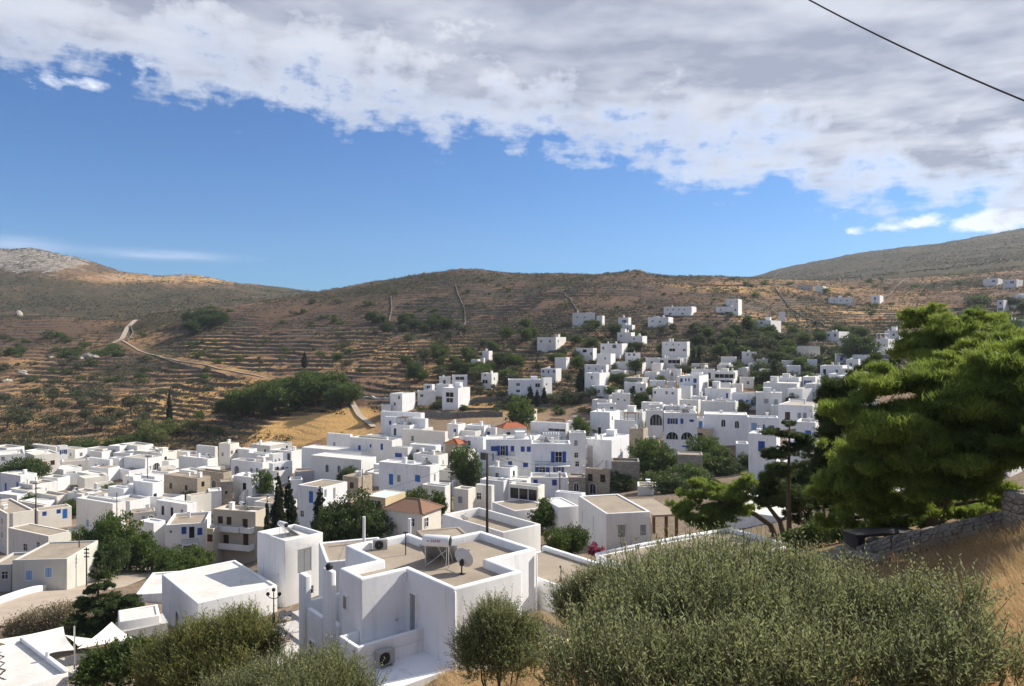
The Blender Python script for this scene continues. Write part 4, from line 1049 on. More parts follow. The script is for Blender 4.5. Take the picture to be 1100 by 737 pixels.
H_('white house with long dark veranda and tall arch', 768,788,792,399,6,W=[('v',779.5,404,6,1.4),('a',764,404,1.8,2.2),('v',780,410,4,1)])
H_('white house with three small windows above the village roofs', 701,728,732,418,5.5,W=[('w',703.5,421.5,.8,.9),('w',716,422,.8,1),('w',722.5,422.5,.8,.9)])
H_('low white row above the three-window house', 698,715,717,409,3.5,W=[('w',706,412.5,.5,.5)])
H_('small blue-shaded store above the three-window house', 717,726,728,410,3.5,W=[])
H_('grey field store on the dry golden slope', 670,690,698,406,3.5,wall='g',W=[])
H_('white roof block one above the arched blue doors', 730,750,753,430,4,W=[])
H_('pale roof terrace left of the arched blue doors', 714,745,748,437,4.5,W=[])
H_('long blue-white roof terrace in front of the arched blue doors', 753,790,793,432,4.5,W=[])
H_('white house corner above the arched loggia', 696,712,715,435,5,W=[])
H_('small white roof room with one arched opening', 743,758,761,426,4,W=[])
H_('white house with big dark garage opening below the ridge lane', 769,793,797,329,5,W=[('w',774,333,.8,.8),('v',783,336.5,3.6,1.4),('w',790,333)])
H_('upper block of the house with big dark garage', 780,793,797,321,4.5,W=[('w',785,324,.7,.7),('w',791,324,.7,.7)])
H_('long white house with a row of dark windows below the ridge', 713,743,748,329,5,W=[('w',717,332.5,.8,.8),('w',723,332.5,.8,.8),('w',729,332.5,.8,.8),('w',735,332.5,.8,.8),('w',720,337,1.4,.9),('w',733,337,1.4,.9)])
H_('lower white wing left of the row of dark windows', 696,718,723,340.5,4.5,W=[('w',701,345,.9,.9),('w',709,345.5,.9,.9)])
H_('blue-white house alone under the left ridge', 615,639,641,336,5,W=[('w',620,341,.7,.8),('w',628,341,.7,.8)])
H_('small white annex right of the lone ridge house', 641,647,649.5,339,4,W=[])
H_('white house with many windows on the right shoulder', 810,828,839,344,6,W=[('w',813,347,.7,.7),('w',818,347,1.4,.9),('w',815,353,.8,.9),('w',824,352,.8,.9),('w',831,350,.6,.8)])
H_('white flat-roofed cottage over the grey cottage', 797,813,815,378,4.5,W=[('w',803,381,.7,.9),('w',808.5,381,.7,.9)])
H_('grey stone cottage with two dark windows among trees', 813,825,827,386,4,wall='g',roof='T',W=[('w',816.5,390,.8,1),('w',821,390,.8,1)])
H_('tall lilac-white windowless box on the terraces', 837,843.5,845.5,335,4.5,W=[],wall='wn')
H_('long low white house high on the right terraces', 890,916,918,319.5,4,W=[('w',896,323,.7,1),('w',903,323,.7,1),('w',910,323,.7,1)])
H_('white block beside the grey ruin on the skyline terraces', 876,884,888,307,4.5,W=[])
H_('grey ruined house on the skyline terraces', 857,873,875,306,4,wall='g',roof='T',W=[('w',862,310),('w',869,310)])
H_('small white house on the high right terraces', 935,945,949,317,4.5)
H_('leftmost pale house of the far right hamlet', 1056,1072,1077,299,4.5,wall='w2')
H_('rightmost pale house of the far right hamlet', 1077,1092,1099,300,4.5,wall='w2')
H_('white house with a lit end below the far right hamlet', 1071,1078,1084,322,6)
H_('blue-white house at the right edge above the pines', 1086,1101,1106,317,5.5,wall='wn')
H_('white house just above the pine tops at the right edge', 1082,1101,1106,343,5)
H_('white chapel far away on the left terraces', 205,208,210,334,3.5,W=[],bare=1,name='chapel',cat='chapel')
# --- low houses in the gap near the big pines
H_('white house with long pale wall behind the leaning pines', 772,845,872,556,4,d=74,wall='w',roof='W',W=[],bare=1)
H_('white house glimpsed behind the dark pine trunks', 905,960,985,548,5,d=62,wall='w',roof='W',W=[('w',925,560),('d',975,562)])
H_('white house with a dark doorway beyond the drystone wall', 1050,1082,1130,505,6.5,d=58,th=-48,s=9,wall='w',roof='T',W=[('w',1066,522,.8,1.4),('d',1088,530,1.0,2.2)])
H_('tan-roofed terrace of houses behind the pine branches', 1040,1105,1130,483,5,d=75,wall='c',roof='T')
H_('white house in the shade behind the big pine crown', 960,1010,1030,470,5,d=110)
H_('white house low among the garden trees below the arched window', 840,880,905,500,5,d=115)
# ------------------------------------------------------------------ nearer buildings
H_('pale grey cottage with two shuttered windows and slit openings', 621,651,699,552,5,L=1,d=68,th=13,wall='w2',roof='T',par=.12,bare=1,
   W=[('g',668,570.5,.95,1.3),('g',691,569.5,.75,1.15),('w',625.5,556,.3,1.4),('w',637.5,563.5,.3,1.6),('w',691,590,.2,.2)])
H_('long grey-white house with raised sloping roof walls and sunken tan roof', 475,540,581,572,4.5,L=1,d=62,th=41,wall='w2',roof='T',par=.75,bare=1,W=[])
H_('white flat-roofed house with a broad pale roof and shaded long wall', 171,212,298,648,5,L=1,d=66,th=41,s=11,wall='w',roof='W',par=.16,bare=1,W=[('a',191,668,1.0,2.2)])
H_('tall white block with grey shuttered door above the broad pale roof', 276,305.7,347,581,8,L=1,d=73,th=48,wall='w',roof='W',par=.4,bare=1,W=[('g',327,602,1.7,2.5),('w',299,617,.3,.5),('w',333,634,.9,.9)])
H_('white house with stepped roof and black window panel beside the conifer', 123,145,187,639,4.5,L=1,d=80,th=14,s=8,wall='w',roof='W',par=.2,bare=1,W=[])
H_('low white courtyard building between the sails and the broad pale roof', 118,128,172,668,3.5,L=1,d=60,th=30,s=3,wall='w2',roof='W',par=.1,bare=1,W=[])
H_('tan-roofed hut behind the main white house', 448,456,505,580,3,L=1,d=55,th=20,s=3,wall='T',roof='T',par=.08,bare=1,W=[])
H_('low white building with tan roof behind the main white house', 345,350,420,604,3,L=1,d=56,th=20,s=6,wall='w',roof='T',par=.15,bare=1,W=[])
H_('cream hut with brown roof in front of the middle timber pole house', 548,553,590,549,3.2,L=1,d=92,th=30,s=6,wall='w2',roof='T',par=.12,bare=1,W=[])
H_('white wall-like low house at the left of the pale grey cottage', 590,600,622,545,3,L=1,d=82,th=20,s=5,wall='w2',roof='W',par=.1,bare=1,W=[])

def prism(name, label, cat, org, th, poly, H, depth, par, wall, roof, t=.25, bev=.07, base_z=None):
    """building from a plan outline; org = world point of the plan origin at roof-edge height"""
    root = empty(name, (org[0],org[1],org[2]-H), R(th)); tag(root, label, cat)
    body, r, ins = poly_body(poly, -depth, H, par, t, [M[wall]], 'wall', root)
    if bev: bevel_mesh(body.data, bev, 3)
    rf = r.build('roof', M[roof], root)
    c, s = math.cos(R(th)), math.sin(R(th))
    xs = [p[0] for p in poly]; ys = [p[1] for p in poly]; mx, my = (min(xs)+max(xs))/2, (min(ys)+max(ys))/2
    FOOT.append((org[0]+mx*c-my*s, org[1]+mx*s+my*c, math.hypot(max(xs)-min(xs), max(ys)-min(ys))/2))
    return root
ORG = np.array([-2.57, 32.0, -10.8]); TH = 40.0
mh = prism('house','large white cubic house with solar tank and satellite dish on its tan roof','house', ORG, TH,
   [(0,0),(4,0),(4,2.4),(7.05,2.4),(7.05,7.2),(3.6,7.2),(3.6,9.4),(-.4,9.4),(-.4,6.0),(-2.45,6.0),(-2.45,3.85),(0,3.85)], 5.2, 2.5, .42, 'wn', 'T', .32, .1)
# floor heights below are above the house base (z = -16)
mb = MB(); mb.box(-3.4,0,0.02,2.4,-2,1.72); mb.build('terrace', M['wn'], mh)
mb = MB(); mb.box(-3.4,0,2.4,3.85,-2,2.25); mb.box(-3.4,-2.45,3.85,4.1,-2,2.25)
mb.box(-3.4,-.01,2.38,2.56,2.25,2.78); mb.box(-3.42,-3.22,2.56,4.1,2.25,2.78); mb.box(-3.22,-2.46,3.93,4.12,2.25,2.78)
o = mb.build('balcony', M['wn'], mh); bevel_mesh(o.data, .04, 2)
mb = MB(); mb.box(-2.75,-2.45,6.25,7.15,-2,5.0); o = mb.build('pillar', M['wn'], mh); bevel_mesh(o.data,.06,2)
mb = MB(); mb.box(-2.85,-2.5,8.9,9.7,-2,4.15); o = mb.build('pillar', M['wn'], mh); bevel_mesh(o.data,.06,2)
mb = MB(); mb.box(-2.78,-2.52,7.15,8.9,-2,2.55); mb.box(-2.5,-.42,9.35,9.6,-2,2.7); mb.box(-2.5,-2.2,6.02,7.1,-2,2.4); o = mb.build('loggia_wall', M['wn'], mh); bevel_mesh(o.data,.05,2)
mb = MB(); mb.box(-2.5,-.42,6.02,9.35,1.2,1.4); mb.build('loggia_floor', M['pave'], mh)
mb = MB(); mb.lathe([(.01,0),(.13,0),(.17,.08),(.19,.18),(.13,.28),(.01,.3)],12,(-2.6,6.7,4.98)); mb.build('chimney_pot', M['iron'], mh, smooth=True)
def reveal(root, x, y, z, w, h, rot, kind):
    """a deep-set opening: dark panel framed by a reveal that stands proud of the wall"""
    o = link('door' if h > 1.7 else 'window', win_mesh(kind, w, h), None, root, (x,y,z), rot); return o
reveal(mh, -.005, 3.2, 3.25, .62, 1.95, R(-90), 'g')
reveal(mh, -2.455, 5.25, 3.75, .5, .75, R(-90), 'g')
reveal(mh, -2.785, 8.1, .6, .7, 1.15, R(-90), 'w')
reveal(mh, 1.5, -.005, 2.35, .9, 1.1, 0, 'w')
mb = MB(); mb.tube([(.06,-.05,5.05),(.06,-.05,-.5)],.045,8); mb.tube([(.06,.2,5.05),(.06,-.05,5.05)],.045,8); mb.build('drainpipe', M['trim'], mh, smooth=True)
mb = MB(); mb.tube([(6.98,2.33,4.9),(6.98,2.33,.3)],.05,8); mb.build('drainpipe', M['trim'], mh, smooth=True)
mb = MB(); mb.tube([(-.1,3.78,5.1),(-.1,3.78,4.75)],.04,6); mb.tube([(-.1,3.78,4.75),(-.25,3.68,4.7)],.04,6); mb.build('waterspout', M['trim'], mh)
mb = MB(); mb.lathe([(.02,0),(.07,.02),(.08,.1),(.02,.13)],10,(0,0,0),0,Matrix.Translation((-.6,3.8,2.95))@Matrix.Rotation(R(90),4,'X')); mb.build('wall_lamp', M['steel'], mh)
W0 = Matrix.Translation(Vector(ORG)-Vector((0,0,5.2))) @ Matrix.Rotation(R(TH),4,'Z')
def on_main(u,v,z): return W0 @ Vector((u,v,z))
# air conditioner hung on the terrace wall, another box on the roof
def ac_unit(label, loc, rot, sc=1.0):
    r = empty('air_conditioner', loc, rot); tag(r, label, 'air conditioner')
    mb = MB(); mb.box(-.42,.42,-.17,.17,0,.62); o = mb.build('casing', M['ac'], r); bevel_mesh(o.data,.02,2)
    mb = MB(); mb.lathe([(.26,0),(.26,.03),(.05,.035),(.05,.0)],20,(0,0,0),0,Matrix.Translation((-.1,-.171,.31))@Matrix.Rotation(R(90),4,'X')); 
    for k in range(6): mb.box(-.35,.15,-.205,-.2,.1+k*.08,.115+k*.08)
    mb.build('fan_grille', M['iron'], r)
    for bx in (-.33,.33):
        mb = MB(); mb.box(bx-.03,bx+.03,-.16,.16,-.12,0); mb.build('bracket', M['steel'], r)
    r.scale = (sc,)*3; return r
ac_unit('grey air conditioner on the terrace wall of the large white house', on_main(-2.2,2.1,1.85), R(TH))
ac_unit('small grey box unit on the far corner of the tan roof', on_main(1.4,8.8,4.78), R(TH-20), .9)
# rooftop mast
mb = MB(); mb.tube([(0,0,0),(0,0,1.25)],.03,6); mb.tube([(0,-.0,.9),(.02,0,.9)],.06,6); mb.tube([(-.12,0,1.22),(.12,0,1.2)],.04,6)
tag(mb.build('roof_post', M['iron'], None, on_main(1.9,7.0,4.75)), 'thin dark post standing on the tan roof by the inner corner','post')
def solar_heater(label, loc, rot, sc=1.0, group=None, text=False):
    r = empty('solar_water_heater', loc, rot); tag(r, label, 'solar heater', group)
    X = Matrix.Translation((-.72,0,1.35)) @ Matrix.Rotation(R(90),4,'Y')
    mb = MB(); mb.lathe([(.0,0),(.2,.0),(.27,.04),(.29,.1),(.29,1.32),(.27,1.38),(.25,1.40)],24,(0,0,0),0,X); mb.build('tank', M['tank'], r, smooth=True)
    mb = MB(); mb.lathe([(.0,1.44),(.22,1.43),(.255,1.405),(.25,1.39)],24,(0,0,0),0,X); mb.build('end_cap', M['iron'], r, smooth=True)
    if text:
        mb = MB()
        # red lettering along the drum: a mark and a row of slanted, worn strokes as they read from here
        def patch(x0,x1,a0,a1):
            q = []
            for x,a in ((x0,a0),(x1,a0),(x1,a1),(x0,a1)): q.append((x,-.294*math.cos(R(a)),1.35+.294*math.sin(R(a))))
            mb.quad(q)
        patch(-.42,-.34,2,14)
        for k in range(5):
            x = -.24+k*.105; patch(x,x+.03,0,22); patch(x+.03,x+.08,15,22); patch(x+.03,x+.07,0,6)
            if k%2: patch(x+.06,x+.08,0,20)
        mb.build('lettering', M['red'], r)
    A = R(-38); T = Matrix.Translation((0,.2,1.05)) @ Matrix.Rotation(A,4,'X')
    mb = MB(); mb.box(-.98,-.02,0,1.9,-.05,.04,0,T); mb.box(.02,.98,0,1.9,-.05,.04,0,T); mb.build('collector_casing', M['steel'], r)
    mb = MB(); mb.box(-.94,-.06,.05,1.85,.041,.05,0,T); mb.box(.06,.94,.05,1.85,.041,.05,0,T); mb.build('collector_glass', M['solar'], r)
    mb = MB()
    for s in (-.6,.6):
        mb.tube([(s,0,1.08),(s,0,0)],.025,5); mb.tube([(s,0,1.05),(s,.9,0)],.02,5); mb.tube([(s,.2,1.0),(s,1.65,-.02)],.025,5); mb.tube([(s,0,.02),(s,1.65,.0)],.02,5)
    mb.tube([(-.6,0,.05),(.6,0,1.0)],.015,5); mb.build('stand', M['steel'], r)
    mb = MB(); mb.tube([(.5,-.02,1.08),(.52,-.1,.5),(.5,-.2,.02),(1.4,-.9,.02)],.02,5); mb.build('pipe', M['steel'], r)
    r.scale = (sc,)*3; return r
solar_heater('white solar water tank with dark end cap on the tan roof of the large house', on_main(1.95,4.15,4.77), R(-10), 1.0, None, True)
def dish(label, loc, rot, sc=1.0, group=None, el=42):
    r = empty('satellite_dish', loc, rot); tag(r, label, 'satellite dish', group)
    T = Matrix.Translation((0,0,.72)) @ Matrix.Rotation(R(-(90-el)),4,'X')      # boresight leans towards +y
    mb = MB(); prof = [(k/9*.5, .16*(k/9)**2) for k in range(10)]
    mb.lathe([(.001,0)]+prof[1:]+[(.515,.165),(.515,.15)]+[(a,b-.012) for a,b in reversed(prof[1:])]+[(.001,-.012)],28,(0,0,0),0,T)
    mb.build('reflector', M['dish'], r, smooth=True)
    mb = MB(); mb.tube([(0,-.06,0),(0,-.06,.55)],.035,8); mb.tube([(0,-.06,.5),(0,.0,.72)],.06,8); mb.box(-.16,.16,-.2,.08,-.02,.03); mb.box(-.09,.09,-.12,-.02,.42,.66); mb.build('mount', M['iron'], r)
    mb = MB(); mb.tube([T@Vector((0,-.5,.14)),T@Vector((0,-.15,.58))],.016,5); mb.tube([T@Vector((0,-.15,.55)),T@Vector((0,-.08,.66))],.045,8); mb.build('feed_arm', M['iron'], r)
    r.scale = (sc,)*3; return r
dish('grey satellite dish tilted skyward on the tan roof of the large house', on_main(2.35,2.55,4.77), R(-28), 1.0, None, 16)
# right-hand neighbours with tan roofs
n1 = prism('house','low white house with a tan roof right of the large white house','house', on_main(7.35,0,3.5), TH, [(0,0),(4.1,0),(4.1,6.4),(0,6.4)], 2.4, 3.5, .04, 'w','T', .2, .05)
mb = MB(); mb.box(3.75,4.1,.3,6.5,2.36,2.62); o = mb.build('coping', M['wn'], n1); bevel_mesh(o.data,.08,3)
mb = MB(); mb.tube([(.7,1.6,2.3),(.7,1.6,3.15)],.025,6); mb.tube([(.62,1.6,3.1),(.7,1.6,3.15)],.05,6); mb.tube([(.7,1.6,2.36),(.7,1.6,2.5)],.07,6); mb.build('post', M['iron'], n1)
n2 = prism('house','long low house with a tan roof and curved white coping behind the olive bush','house', on_main(11.5,-1.5,3.75), TH-9, [(0,0),(10.8,0),(10.8,4.6),(0,4.6)], 3, 3.5, .04, 'w','T', .2, .05)
mb = MB(); mb.tube([(0,4.55,3.0),(3,4.6,3.06),(7,4.6,3.08),(10.8,4.5,3.05)],.13,8); mb.build('coping', M['wn'], n2, smooth=True)
mb = MB(); mb.box(10.6,10.95,.2,4.5,2.9,3.2); mb.build('end_coping', M['wn'], n2)
cy = prism('courtyard','sunken tan courtyard with yellowish kerb between house and bush','courtyard', on_main(4.1,-1.6,2.0), TH, [(0,0),(3.2,0),(3.2,3.9),(0,3.9)], 2.0, 3, .5, 'y','T', .18, .03)
# carport roof beside the cottage
cp = empty('carport', P(702,576,71), R(13)); tag(cp, 'flat tan carport roof on brown posts beside the pale grey cottage','carport')
q = [P(702,553.5,69), P(729.6,551.5,69.5), P(701,534,76.5), P(673,534.5,76)]
Mi = (Matrix.Translation(cp.location) @ Matrix.Rotation(R(13),4,'Z')).inverted(); q = [Mi @ Vector(p) for p in q]
for p in q: p.z = q[0].z
mb = MB(); mb.quad([(p.x,p.y,p.z) for p in q]); mb.quad([(p.x,p.y,p.z-.18) for p in reversed(q)])
for i in range(4):
    a, b = q[i], q[(i+1)%4]; mb.quad([(a.x,a.y,a.z-.18),(b.x,b.y,b.z-.18),(b.x,b.y,b.z),(a.x,a.y,a.z)])
mb.build('roof', M['T'], cp)
for i, (a,b) in enumerate(((.55,.05),(.95,.05),(.95,.9))):
    p = q[0].lerp(q[1],a).lerp(q[3].lerp(q[2],a), b); mb = MB(); mb.box(p.x-.12,p.x+.12,p.y-.12,p.y+.12,-1,p.z-.18); mb.build('post', M['wood'], cp)
mb = MB(); mb.box(q[0].x+.1,q[0].x+.35,q[0].y+1.0,q[3].y,-1,q[0].z-1.1); mb.build('side_wall', M['c'], cp)
# cracked flat roof at the bottom left corner
zc = -20.3
cr = [P(73.5,723,45.0)[:2], P(26,687,50.0)[:2]]
A = np.array(cr[0]); B = np.array(cr[1]); vdir = (B-A)/np.linalg.norm(B-A); ud = np.array([-vdir[1], vdir[0]]); th = math.degrees(math.atan2(vdir[1],vdir[0]))
L_ = float(np.linalg.norm(B-A))
ch = prism('house','white flat roof with a dark meandering crack at the lower left corner','house', (A[0],A[1],zc), th, [(0,0),(L_,0),(L_,7.5),(0,7.5)], 4, 3, .1, 'w','W', .22, .04)
for a, b in ((0,3.0),(3.25,L_)):
    mb = MB(); mb.box(a,b,.0,.3,3.98,4.22); o = mb.build('coping', M['wn'], ch); bevel_mesh(o.data,.07,2)
mb = MB(); mb.tube([(3.1,.15,3.9),(3.1,.15,4.5)],.12,8); mb.build('vent_pipe', M['wn'], ch)
mb = MB(); pts = [(L_-.9,1.6),(L_-1.3,1.9),(L_-1.9,1.75),(L_-2.4,2.2),(L_-3.0,2.0),(L_-3.6,2.5),(L_-4.3,2.3),(L_-5.0,2.9),(L_-5.8,2.7)]
for (a,b) in zip(pts[:-1],pts[1:]):
    for k in range(3):
        t0, t1 = k/3, (k+1)/3; j = rnd.uniform(-.07,.07); w_ = rnd.uniform(.05,.10)
        x0,y0,x1,y1 = a[0]+(b[0]-a[0])*t0, a[1]+(b[1]-a[1])*t0+j, a[0]+(b[0]-a[0])*t1, a[1]+(b[1]-a[1])*t1
        mb.quad([(x0,y0-w_,3.905),(x0,y0+w_,3.905),(x1,y1+w_,3.905),(x1,y1-w_,3.905)])
mb.build('crack', M['pole'], ch)
mb = MB(); mb.box(-.6,-.25,-.55,-.2,-3,4.0); mb.box(-.65,-.2,-.6,-.15,4.0,4.12); mb.build('pillar', M['wn'], ch)
# shade sails
def sail(label, pts, sag=.35, n=10):
    pts = [Vector(p) for p in pts]; mb = MB(); c = sum(pts, Vector())/len(pts)
    if len(pts) == 3: g = lambda u,v: pts[0].lerp(pts[1],u).lerp(pts[2], v)
    else: g = lambda u,v: pts[0].lerp(pts[1],u).lerp(pts[3].lerp(pts[2],u), v)
    for s_, off in ((0,0),(1,-.02)):
        base = len(mb.v)
        for i in range(n+1):
            for j in range(n+1):
                u, v = i/n, j/n; p = g(u,v)
                e = math.sin(math.pi*u)*math.sin(math.pi*v) if len(pts)==4 else math.sin(math.pi*u)*math.sin(math.pi*v)
                k = .22*((1-math.sin(math.pi*u))*math.sin(math.pi*v)+(1-math.sin(math.pi*v))*math.sin(math.pi*u))*.5
                p = p.lerp(c, k); mb.v.append((p.x,p.y,p.z-sag*e+off))
        for i in range(n):
            for j in range(n):
                q = (base+i*(n+1)+j, base+(i+1)*(n+1)+j, base+(i+1)*(n+1)+j+1, base+i*(n+1)+j+1)
                mb.f.append(q if s_ == 0 else q[::-1]); mb.m.append(0)
    return tag(mb.build('shade_sail', M['sail'], None, smooth=True), label, 'shade sail')
sail('large off-white shade sail above the cracked flat roof', [P(-8,688,55),P(68,673,61),P(81,698,54),P(40,706,50)], .5)
sail('narrow shade sail between the two larger ones', [P(69,682,62),P(108,687,60),P(84,694,55)], .2)
sail('triangular shade sail sweeping up to a white wall corner', [P(120,668,60),P(146,687,58),P(83,697,54)], .5)
mb = MB(); mb.tube([(0,0,0),(0,0,4.6)],.06,8); mb.tube([(0,0,0),(0,0,.3)],.14,8)
tag(mb.build('sail_post', M['steel'], None, tuple(np.array(P(80,690,54))-np.array([0,0,3.4]))), 'grey post holding the corners of the shade sails','post')
# terrace under the sails
tr = empty('terrace', P(100,700,56)-np.array([0,0,2.2]), R(35)); tag(tr, 'paved terrace with striped planks under the shade sails','terrace')
mb = MB(); mb.box(-8,6,-4,6,-3,0); mb.build('paving', M['pave'], tr)
mb = MB()
for k in range(9): mb.box(-4,1.5,-3.5+k*.5,-3.3+k*.5,.02,.1)
mb.build('planks', M['wood'], tr)
mb = MB(); mb.box(2.2,5.8,3.0,5.6,0,2.2); mb.build('service_hut', M['g'], tr)
# round table and chairs under the sail
def cafe_table(label, loc):
    r = empty('table', loc, 0); tag(r, label, 'table')
    mb = MB(); mb.lathe([(.01,.72),(.45,.72),(.45,.75),(.01,.75)],16); mb.build('tabletop', M['brown'], r)
    mb = MB(); mb.tube([(0,0,0),(0,0,.72)],.04,6); mb.lathe([(.01,0),(.25,0),(.25,.03),(.01,.04)],12); mb.build('pedestal', M['iron'], r)
cafe_table('small dark table on the terrace under the sails', tuple(tr.matrix_basis @ Vector((.5,1.2,.0))))
def folding_chair(label, loc, rot, group=None):
    r = empty('folding_chair', loc, rot); tag(r, label, 'chair', group)
    mb = MB(); 
    for k in range(5): mb.box(-.22,.22,-.2+k*.085,-.13+k*.085,.43,.455)
    mb.build('seat', M['wood_l'], r)
    mb = MB(); 
    for k in range(3): mb.box(-.22,.22,.2,.225,.62+k*.1,.69+k*.1)
    mb.build('backrest', M['wood_l'], r)
    for s in (-1,1):
        mb = MB(); mb.tube([(s*.23,.24,.9),(s*.23,-.22,.0)],.018,5); mb.build('leg', M['wood_l'], r)
        mb = MB(); mb.tube([(s*.2,-.2,.44),(s*.2,.24,.0)],.018,5); mb.build('leg', M['wood_l'], r)
    return r
M['wood_l'] = flat('reddish_wood', (.27,.13,.07), .7, 0, .25, 5)
# stepped court left of the large house
sc_ = empty('stepped_court', P(312,690,45), R(TH)); tag(sc_, 'pale stepped stone court beside the large white house','steps')
for k in range(5):
    mb = MB(); mb.box(-5+k*1.35,-3.6+k*1.35,-3.2,2.9,-3.5,-.5+k*.16); mb.build('step', M['pave'], sc_)
mb = MB(); mb.box(1.8,7.0,-3.2,4,-3.5,.32); mb.build('landing', M['pave'], sc_)
for i, (px, py, d, rot, lb) in enumerate(((308,697,44.5,30,'nearest reddish folding chair on the stepped court'),(316,690,46,120,'middle reddish folding chair on the stepped court'),(320,683,47.5,200,'farthest reddish folding chair on the stepped court'))):
    p = P(px,py,d); p[2] -= .3; folding_chair(lb, p, R(rot), 'reddish folding chairs on the stepped court')
lp = empty('lamp_post', P(294,664,57), 0); tag(lp, 'black lamp post with three globe lamps by the courtyard wall','lamp post')
mb = MB(); mb.lathe([(.12,-1.5),(.12,.2),(.05,.35),(.04,2.0),(.01,2.05)],10); mb.tube([(-.45,0,1.7),(-.2,0,1.55),(0,0,1.5),(.2,0,1.55),(.45,0,1.7)],.03,6); mb.build('post', M['iron'], lp)
for x, z in ((-.45,1.72),(0,2.05),(.45,1.72)):
    mb = MB(); mb.lathe([(.01,0),(.11,.05),(.15,.16),(.11,.27),(.01,.31)],10,(x,0,z)); mb.build('globe_lamp', M['iron'], lp, smooth=True)
def rock(label, loc, r, sq=.7, group=None, mat='rock'):
    bm = bmesh.new(); bmesh.ops.create_icosphere(bm, subdivisions=2, radius=r)
    for v in bm.verts: v.co = Vector((v.co.x*rnd.uniform(.8,1.15), v.co.y*rnd.uniform(.8,1.15), v.co.z*sq*rnd.uniform(.8,1.15)))
    me = bpy.data.meshes.new('boulder'); bm.to_mesh(me); bm.free(); me.materials.append(M[mat])
    o = link('boulder', me, None, None, loc); tag(o, label, 'rock', group); return o
for i in range(11):
    p = P(303+i*2.6+rnd.uniform(-1,1), 660+(i%3)*3.2, 56-(i%3)*.8); rock('pale boulder in the heap behind the stepped court', p, rnd.uniform(.22,.42), .75, 'pale boulders heaped behind the stepped court')
for px, py, d, r_ in ((166,603,103,.8),(172,606,100,.6)): rock('big tan boulder beside the garden hedge', np.append(P(px,py,d)[:2], ground(*P(px,py,d)[:2])+r_*.35), r_, .6, 'tan boulders beside the garden hedge','st2')
# ------------------------------------------------------------------ small outbuildings between the houses
def fillers(n, box, hs, wpx, label, group):
    k = 0; t = 0
    while k < n and t < n*25:
        t += 1
        px = rnd.uniform(box[0],box[1]); py = rnd.uniform(box[2],box[3])
        if 556 < px < 700 and py > 494: continue
        d = hit(px,py,0,95); g = P(px,py,d); w = rnd.uniform(*wpx); h = rnd.uniform(*hs)
        if not all((x-g[0])**2+(y-g[1])**2 > (r*.62+w*.45)**2 for x,y,r in FOOT): continue
        xc = px+w/2/d*F*.6; top = 368-(g[2]+h)/d*F
        house(label, px-w/2/d*F, xc, xc+w*.4/d*F, top, h, d=d, s=rnd.uniform(3,5.5), th=rnd.uniform(-34,-16), group=group, cat='outbuilding', name='outbuilding', bare=1, W=None if rnd.random()<.35 else [], kinds='wwwb')
        k += 1
fillers(46,(0,300,492,560),(2.6,4.2),(4,7),'small plain outbuilding squeezed between the houses of the left quarter','outbuildings of the left quarter')
fillers(34,(400,640,470,535),(2.4,3.4),(4,7),'small plain outbuilding squeezed between the houses of the centre','outbuildings of the centre')
fillers(50,(640,940,392,452),(2.6,4.5),(4,7),'small white outbuilding squeezed between the houses of the upper village','outbuildings of the upper village')
# ------------------------------------------------------------------ vegetation
def clear_of_houses(p, extra=.5):
    for x,y,r in FOOT:
        if (x-p[0])**2+(y-p[1])**2 < (r*.72+extra)**2: return False
    return True
def stand(b, h):                 # bring a trunk's foot down to the land, keeping the tree top where it is
    g = float(ground(b[0],b[1])[0]); b = np.array(b,float)
    if b[2] > g: h = h+b[2]-g; b[2] = g
    return b, h
def px2m(r, d): return r*d/F
# --- prototypes (unit height about 1, scaled per tree)
def crown_mesh(name, blobs, mat, ncl, per, L, Wd, spread=.16, up=0.0):
    Q, T = clump_crown(blobs, ncl, per, L, Wd, spread, up); return quads_mesh(name, Q, T, M[mat])
def proto(name, blobs, mat, ncl, per, L, Wd, h0, spread=.16, bark='bark', r0=.06):
    me = crown_mesh(name+'_crown', blobs, mat, ncl, per, L, Wd, spread)
    mb = MB(); fork = Vector((0,0,h0)); trunk_mb(mb,(0,0,-.25),fork,r0,r0*.8)
    for b in blobs[:6]: trunk_mb(mb, fork, b[:3], r0*.5, r0*.2, .12, 4)
    return me, mb.mesh(name+'_trunk', [M[bark]])
def plant(pr, name, loc, sc, label, cat, group=None, rot=None):
    r = empty(name, loc, rnd.uniform(0,6.28) if rot is None else rot); r.scale = sc if hasattr(sc,'__len__') else (sc,sc,sc)
    tag(r, label, cat, group); link('crown', pr[0], None, r); link('trunk', pr[1], None, r); return r
def rb(n, R_, zc, rz, jit=.5):
    out = []
    for i in range(n):
        a = rnd.uniform(0,6.28); q = R_*jit*math.sqrt(rnd.random()); k = rnd.uniform(.5,.75)
        out.append((q*math.cos(a), q*math.sin(a), zc+rnd.uniform(-.5,.5)*rz, R_*k, R_*k, rz*rnd.uniform(.6,.85)))
    return out
OL = [proto('olive_tree', rb(6,.5,.62,.34,.7), 'olived', 110, 16, .085, .035, .3, .2, 'barkg', .06) for _ in range(4)]
RT_ = [proto('round_tree', rb(9,.52,.55,.42,.75), 'lush', 330, 20, .062, .034, .22, .15, 'bark', .05) for _ in range(3)]
DT = [proto('dark_tree', rb(9,.52,.54,.42,.7), 'pined', 330, 20, .06, .032, .22, .15, 'bark', .05) for _ in range(3)]
PT = [proto('pine_tree', [(rnd.uniform(-.3,.3),rnd.uniform(-.3,.3),rnd.uniform(.5,.85),.28,.28,.16) for _ in range(10)], 'pine', 190, 18, .06, .018, .45, .2, 'bark', .05) for _ in range(3)]
